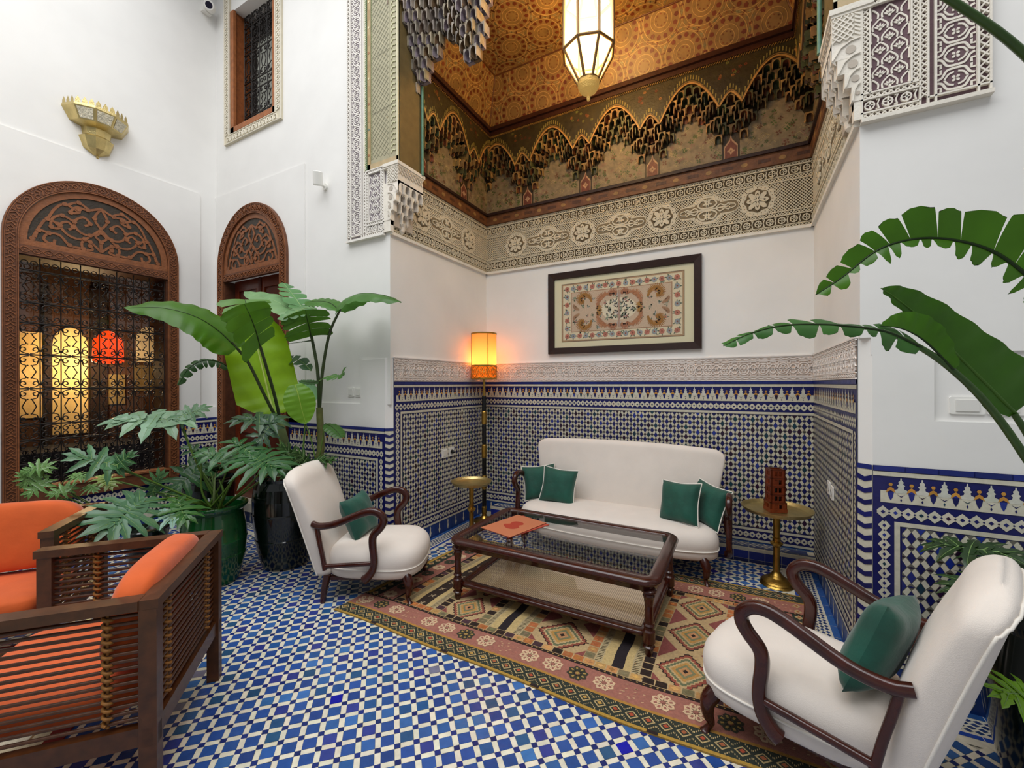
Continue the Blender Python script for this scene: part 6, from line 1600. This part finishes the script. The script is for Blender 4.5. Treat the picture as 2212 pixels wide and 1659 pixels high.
# 6 right arching leaf
b.leaf([at(733, 672, 3.8), at(752, 645, 3.7), at(785, 633, 3.6), at(830, 638, 3.45), at(866, 652, 3.35)], (.1, -.62, .8), lambda t: .17*(min(1, t*2.5+.25))*(max(0, 1-t)**.5)*1.25, '#487a2e', RIBD, seed=7, sweep=-.2, droop=.55)
b.leaf([at(735, 672, 3.8), at(715, 655, 3.85), at(690, 650, 3.9), at(660, 652, 3.95)], (.1, -.75, .65), .13, '#4a7c2c', RIBD, seed=8, droop=.2)
# 7 torn leaf seen edge-on, horizontal strips
b.leaf([at(672, 726, 3.75), at(668, 706, 3.7), at(664, 690, 3.66), at(660, 668, 3.62)], (.0, -.9, .45), lambda t: .262, '#44701c', RIBD, strips=4, gap=.16, seed=10, sweep=.0, droop=.05, ragged=.1)
# 8 left mid leaf with shredded tip
b.leaf([at(506, 802, 3.7), at(475, 782, 3.6), at(440, 778, 3.5), at(408, 795, 3.42), at(384, 832, 3.38)], (.1, -.5, .85), .10, '#3a6030', RIBD, strips=9, gap=.35, seed=11, sweep=.2, droop=.6)
# 9-13 small leaves
b.leaf([at(690, 822, 3.75), at(710, 812, 3.65), at(728, 815, 3.58), at(744, 800, 3.5)], (.2, -.8, .5), lambda t: .10*min(1, t*2+.3)*(1-t*.3), '#4c7a38', '#8aa860', strips=5, gap=.3, seed=12, sweep=.3, droop=.2)
b.leaf([at(690, 824, 3.75), at(668, 825, 3.7), at(645, 822, 3.68)], (.1, -.5, .8), .05, '#3c6030', RIBD, seed=13)
b.leaf([at(637, 830, 3.6), at(645, 855, 3.58), at(652, 885, 3.58), at(661, 915, 3.58)], (.1, -1, .0), lambda t: .125*math.sin(PI*min(1, t*.93+.07))**.6, '#6f9f22', '#a8c850', seed=14, sweep=.0)
b.leaf([at(668, 870, 3.9), at(664, 845, 3.95), at(655, 820, 4.0)], (.1, -1, .2), .11, '#7fb080', '#b0d0a0', seed=15, sweep=.2)
b.leaf([at(703, 915, 3.6), at(715, 920, 3.55), at(728, 932, 3.5), at(738, 945, 3.45)], (.1, -.6, .7), .085, '#3a6226', RIBD, seed=17, droop=.3)
b.leaf([at(672, 800, 3.9), at(650, 780, 3.95), at(625, 776, 4.0), at(606, 790, 4.05)], (.1, -.8, .5), .11, '#3c5e3a', '#6a8a50', strips=5, gap=.35, seed=18, sweep=.3, droop=.2)
b.leaf([at(672, 735, 3.85), at(650, 738, 3.85), at(620, 742, 3.85)], (.1, -.2, .9), .035, '#3c5e2a', RIBD, seed=19)
for i, (x, y, tx, ty, L) in enumerate(((660, 1010, 620, 985, .22), (672, 1000, 715, 985, .2), (650, 1000, 615, 1025, .2), (690, 1000, 725, 990, .2), (640, 990, 605, 960, .2), (668, 1005, 640, 975, .2))):
    b.lob(at(x, y, 3.55), at(tx, ty, 3.45), (.1, -.7, .6), L, '#2c4a20', seed=30+i)
    b.stem([(BX, BY, .76), at(x, y, 3.55)], .004)

# ---- lobed philodendron in the green pot
GP = [(.0, .0), (.15, 0), (.165, .015), (.195, .1), (.222, .22), (.224, .235), (.22, .245), (.23, .34), (.232, .352), (.228, .362), (.22, .46), (.205, .54), (.20, .575), (.225, .60), (.236, .615), (.236, .63), (.222, .635), (.205, .61), (.195, .55), (.0, .54)]
pp = pot('potted_philodendron', 'glossy lobed-leaf philodendron in a bright green glazed pot behind the slatted armchair', (-3.76, 1.84), GP, M_GPOT)
g = G(); g.lathe([(0, .56), (.195, .555)], n=24); g.build('soil', M_SOIL, pp)
b = Pl(pp); G1, G2, G3, GY = '#4a7448', '#2f5a30', '#6f9470', '#6a8a3c'
def pleaf(base, tip, L, col, d0, d1, nrm=(.15, -.7, .65), k=.25, seed=0, mid=None, **kw):
    B_ = at(*base, d0); b.lob(B_, at(*tip, d1), nrm, L, col, seed=seed, **kw)
    o = pp.location; s0 = V((o.x+RND.uniform(-.06, .06), o.y+RND.uniform(-.06, .06), .56))
    m = at(*mid, (d0+3.4)/2) if mid else (s0+B_)/2+V((0, 0, .08)); b.stem([s0, m, B_], (.009, .005))
pleaf((385, 905), (232, 905), .50, '#7c9c7c', 3.3, 3.15, seed=1, mid=(425, 1000), nrm=(.1, -.55, .8), wide=.36)
pleaf((388, 900), (440, 880), .22, '#6a8c6a', 3.3, 3.4, seed=2, mid=(425, 1000), wide=.4)
pleaf((540, 985), (625, 1022), .36, G2, 3.2, 3.05, seed=3, mid=(500, 1040), nrm=(.2, -.75, .6), wide=.62, n=7)
pleaf((538, 975), (500, 950), .24, G2, 3.25, 3.3, seed=4, mid=(500, 1040), nrm=(.2, -.75, .6), wide=.6)
pleaf((592, 905), (500, 905), .34, '#3f5a40', 3.55, 3.4, seed=5, mid=(600, 1000), nrm=(.1, -.5, .8), wide=.45)
pleaf((585, 915), (560, 950), .24, '#44604a', 3.5, 3.4, seed=6, mid=(560, 1020), wide=.45)
pleaf((245, 1003), (180, 985), .26, '#4c7650', 2.95, 2.85, seed=7, mid=(330, 1040), nrm=(.1, -.7, .7))
pleaf((245, 1008), (290, 975), .16, G2, 2.95, 3.0, seed=8, mid=(330, 1040))
pleaf((222, 1030), (245, 1058), .18, '#8a9c50', 3.1, 3.0, seed=9, mid=(330, 1060))
pleaf((300, 1085), (250, 1125), .36, '#4a7050', 2.85, 2.65, seed=10, mid=(390, 1075), nrm=(.2, -.6, .75), wide=.6, n=7)
pleaf((385, 1085), (405, 1130), .26, '#35602a', 3.0, 2.85, seed=11, mid=(430, 1080), nrm=(.2, -.7, .65), wide=.55)
pleaf((350, 1105), (400, 1140), .2, '#7ea090', 2.9, 2.8, seed=12, mid=(420, 1085), wide=.5)
pleaf((430, 1010), (400, 1035), .3, G2, 3.5, 3.4, seed=13, mid=(460, 1050), wide=.5)
pleaf((495, 990), (425, 975), .26, G1, 3.35, 3.3, seed=14, mid=(480, 1040), wide=.45)
pleaf((440, 985), (400, 960), .2, G2, 3.6, 3.6, seed=15, mid=(460, 1040))
pleaf((330, 1060), (345, 1030), .18, G1, 3.2, 3.2, seed=16, mid=(400, 1075))
for i, (x, y) in enumerate(((470, 1020), (445, 1000), (490, 1035))): b.stem([V((-3.76+.03*i, 1.84, .56)), at(x-8, 1065, 3.35), at(x-5-6*i, y, 3.35)], (.012, .004), PALE if i == 0 else None)

# ---- small plant behind the slatted sofa, under the arched window
sp = pot('potted_young_philodendron', 'small young plant with bright little lobed leaves behind the slatted sofa', (-4.35, 1.62), [(0, 0), (.10, 0), (.13, .25), (.15, .40), (.14, .41), (.13, .38), (0, .37)], M_DPOT)
b = Pl(sp); 
for i, (bx, by, tx, ty, L) in enumerate(((100, 1005, 62, 1012, .16), (85, 1020, 52, 1045, .17), (95, 1040, 70, 1058, .16), (160, 1025, 190, 1035, .16), (150, 1052, 120, 1062, .15), (190, 1050, 215, 1062, .14), (75, 1040, 48, 1025, .15))):
    b.lob(at(bx, by, 3.0), at(tx, ty, 2.95), (.1, -.8, .5), L*.8, '#6a9450', seed=50+i, wide=.5, n=5); b.stem([V((-4.35, 1.62, .38)), at((bx+130)/2, (by+1090)/2, 3.05), at(bx, by, 3.0)], .004)

# ---- dark planter behind the green pot
kp = pot('potted_fern', 'black glazed pot with a little dark foliage in the corner between arched window and door', (-5.05, 2.42), [(0, 0), (.16, 0), (.2, .1), (.235, .35), (.24, .50), (.23, .56), (.25, .58), (.25, .60), (.23, .60), (.22, .54), (0, .53)], M_DPOT)
b = Pl(kp)
for i in range(8):
    a = i*.8; p0 = V((-5.05, 2.42, .54)); p1 = p0+V((.10*math.cos(a), .10*math.sin(a), .14)); b.lob(p1, p1+V((.15*math.cos(a), .15*math.sin(a), .08)), (0, 0, 1), .17, '#25401e', seed=70+i); b.stem([p0, p1], .004)

# ---- big plant at the right frame edge
rp = pot('potted_bird_of_paradise', 'tall plant with long arching torn leaves in a dark pot at the right edge', (1.09, 2.5), [(.0, .0), (.14, 0), (.155, .02), (.195, .2), (.225, .45), (.21, .62), (.23, .66), (.23, .69), (.21, .69), (.2, .62), (0, .6)], M_DPOT)
g = G(); g.lathe([(0, .625), (.2, .62)], n=24); g.build('soil', M_SOIL, rp)
b = Pl(rp); base = V((1.09, 2.5, .62))
SR = mat('green_arching_stem', '#35521c', rough=.35, nvar=.2, nscale=14)
b.stem([base, at(2330, 1180, 1.5), at(2212, 985, 1.5), at(2130, 872, 1.48), at(2050, 795, 1.46), at(1975, 745, 1.44), at(1905, 716, 1.42)], (.017, .007), SR)
b.stem([base, at(2300, 1090, 1.55), at(2225, 950, 1.55), at(2190, 895, 1.55)], (.014, .010), SR)
b.stem([base, at(2480, 900, 1.45), at(2350, 700, 1.4), at(2250, 620, 1.35)], (.016, .011), SR)
b.stem([base, at(2560, 700, 1.4), at(2400, 330, 1.35), at(2212, 118, 1.3), at(2050, 0, 1.28), at(1950, -60, 1.28)], (.016, .009), SR)
gR, gRd = '#467812', '#263e10'
tp = [at(2262, 640, 1.35), at(2212, 592, 1.33), at(2150, 548, 1.32), at(2080, 524, 1.32), at(2000, 516, 1.32), at(1930, 528, 1.33), at(1880, 552, 1.34), at(1820, 600, 1.36), at(1762, 638, 1.38)]
b.leaf(tp, (.55, -.75, -.2), lambda t: .155*min(1, t*3+.5)*max(0, 1-t)**.65*1.4, gR, gRd, strips=11, gap=.22, seed=41, sweep=.45, droop=.15, sides=(1, 0), ragged=.12, rib_r=.007)
b.leaf(tp, (.1, -.9, .4), lambda t: .11*max(0, 1-t)**.4, gR, gRd, strips=15, gap=.72, seed=42, sweep=.3, droop=.4, sides=(0, 1), ragged=.6, rib_r=.002)
tp = [at(1990, 752, 1.44), at(1920, 720, 1.42), at(1850, 708, 1.4), at(1770, 702, 1.38), at(1690, 705, 1.36), at(1620, 722, 1.34), at(1563, 748, 1.32)]
b.leaf(tp, (.1, -.8, .5), lambda t: .085*max(0, 1-t)**.4*(1+.3*math.sin(t*14)), '#3a6a2a', gRd, strips=10, gap=.4, seed=43, sweep=.55, droop=.5, ragged=.55, rib_r=.006)
tp = [at(2060, 800, 1.45), at(2000, 740, 1.44), at(1950, 712, 1.43), at(1900, 705, 1.42)]
b.leaf(tp, (.3, -.9, .2), lambda t: .075*math.sin(PI*min(1, t*.9+.1)), gR, gRd, seed=44, sweep=.1, sides=(1, 0), rib_r=.004)
tp = [at(2192, 893, 1.55), at(2130, 830, 1.52), at(2060, 760, 1.5), at(1990, 690, 1.48), at(1935, 645, 1.46), at(1903, 624, 1.45)]
b.leaf(tp, (.5, -.8, .1), lambda t: .115*min(1, t*6+.35)*max(0, 1-t)**.8*1.5, '#3c6a18', '#5c8a30', seed=45, sweep=-.15, droop=.1, sides=(1, 1), rib_r=.006, wid=(1, .35))
for i in range(7):
    a = 1.2+i*.75; p1 = base+V((.16*math.cos(a), .16*math.sin(a), .16+.05*(i % 3))); b.lob(p1, p1+V((.2*math.cos(a), .2*math.sin(a), -.02)), (0, -.3, 1), .24, '#1f3a16', seed=90+i); b.stem([base, p1], .005)
p1 = at(2230, 1500, 1.45); b.lob(p1, at(2140, 1500, 1.42), (.1, -.6, .7), .17, '#6f9a20', seed=99, n=5); b.stem([base, p1], .004)
# ================================================================== CAMERA, LIGHT
cam = bpy.data.cameras.new('camera'); co = bpy.data.objects.new('camera', cam); COL.objects.link(co); SC.camera = co
cam.sensor_width = 36; cam.sensor_fit = 'HORIZONTAL'; cam.lens = F_/2212*36; cam.clip_start = .02
co.location = (0, 0, 1.6)
pit, rol = -.0009, -.0016
fw = V((-math.sin(YAW)*math.cos(pit), math.cos(YAW)*math.cos(pit), math.sin(pit))); rt = V((math.cos(YAW), math.sin(YAW), 0)); up = rt.cross(fw)
r2 = rt*math.cos(rol)+up*math.sin(rol); u2 = up*math.cos(rol)-rt*math.sin(rol)
co.matrix_world = Matrix(((r2.x, u2.x, -fw.x, 0), (r2.y, u2.y, -fw.y, 0), (r2.z, u2.z, -fw.z, 1.6), (0, 0, 0, 1)))
light('courtyard_skylight', 'AREA', (-1.4, -.6, 7.2), 480, (.97, .985, 1), 7.5, (-.22, 0, 0), 5.5)
light('lantern_bulb', 'POINT', (-1.146, 3.45, 4.58), 62, (1, .81, .54), .12)
light('floor_lamp_bulb', 'POINT', (-2.69, 4.24, 1.85), 8, (1, .68, .34), .04)
w = bpy.data.worlds.new('sky'); SC.world = w; w.use_nodes = True
w.node_tree.nodes['Background'].inputs[0].default_value = (.93, .96, 1, 1); w.node_tree.nodes['Background'].inputs[1].default_value = .27
SC.view_settings.view_transform = 'Standard'; SC.view_settings.look = 'None'; SC.view_settings.gamma = 1; SC.view_settings.exposure = .26
SC.view_settings.use_curve_mapping = False
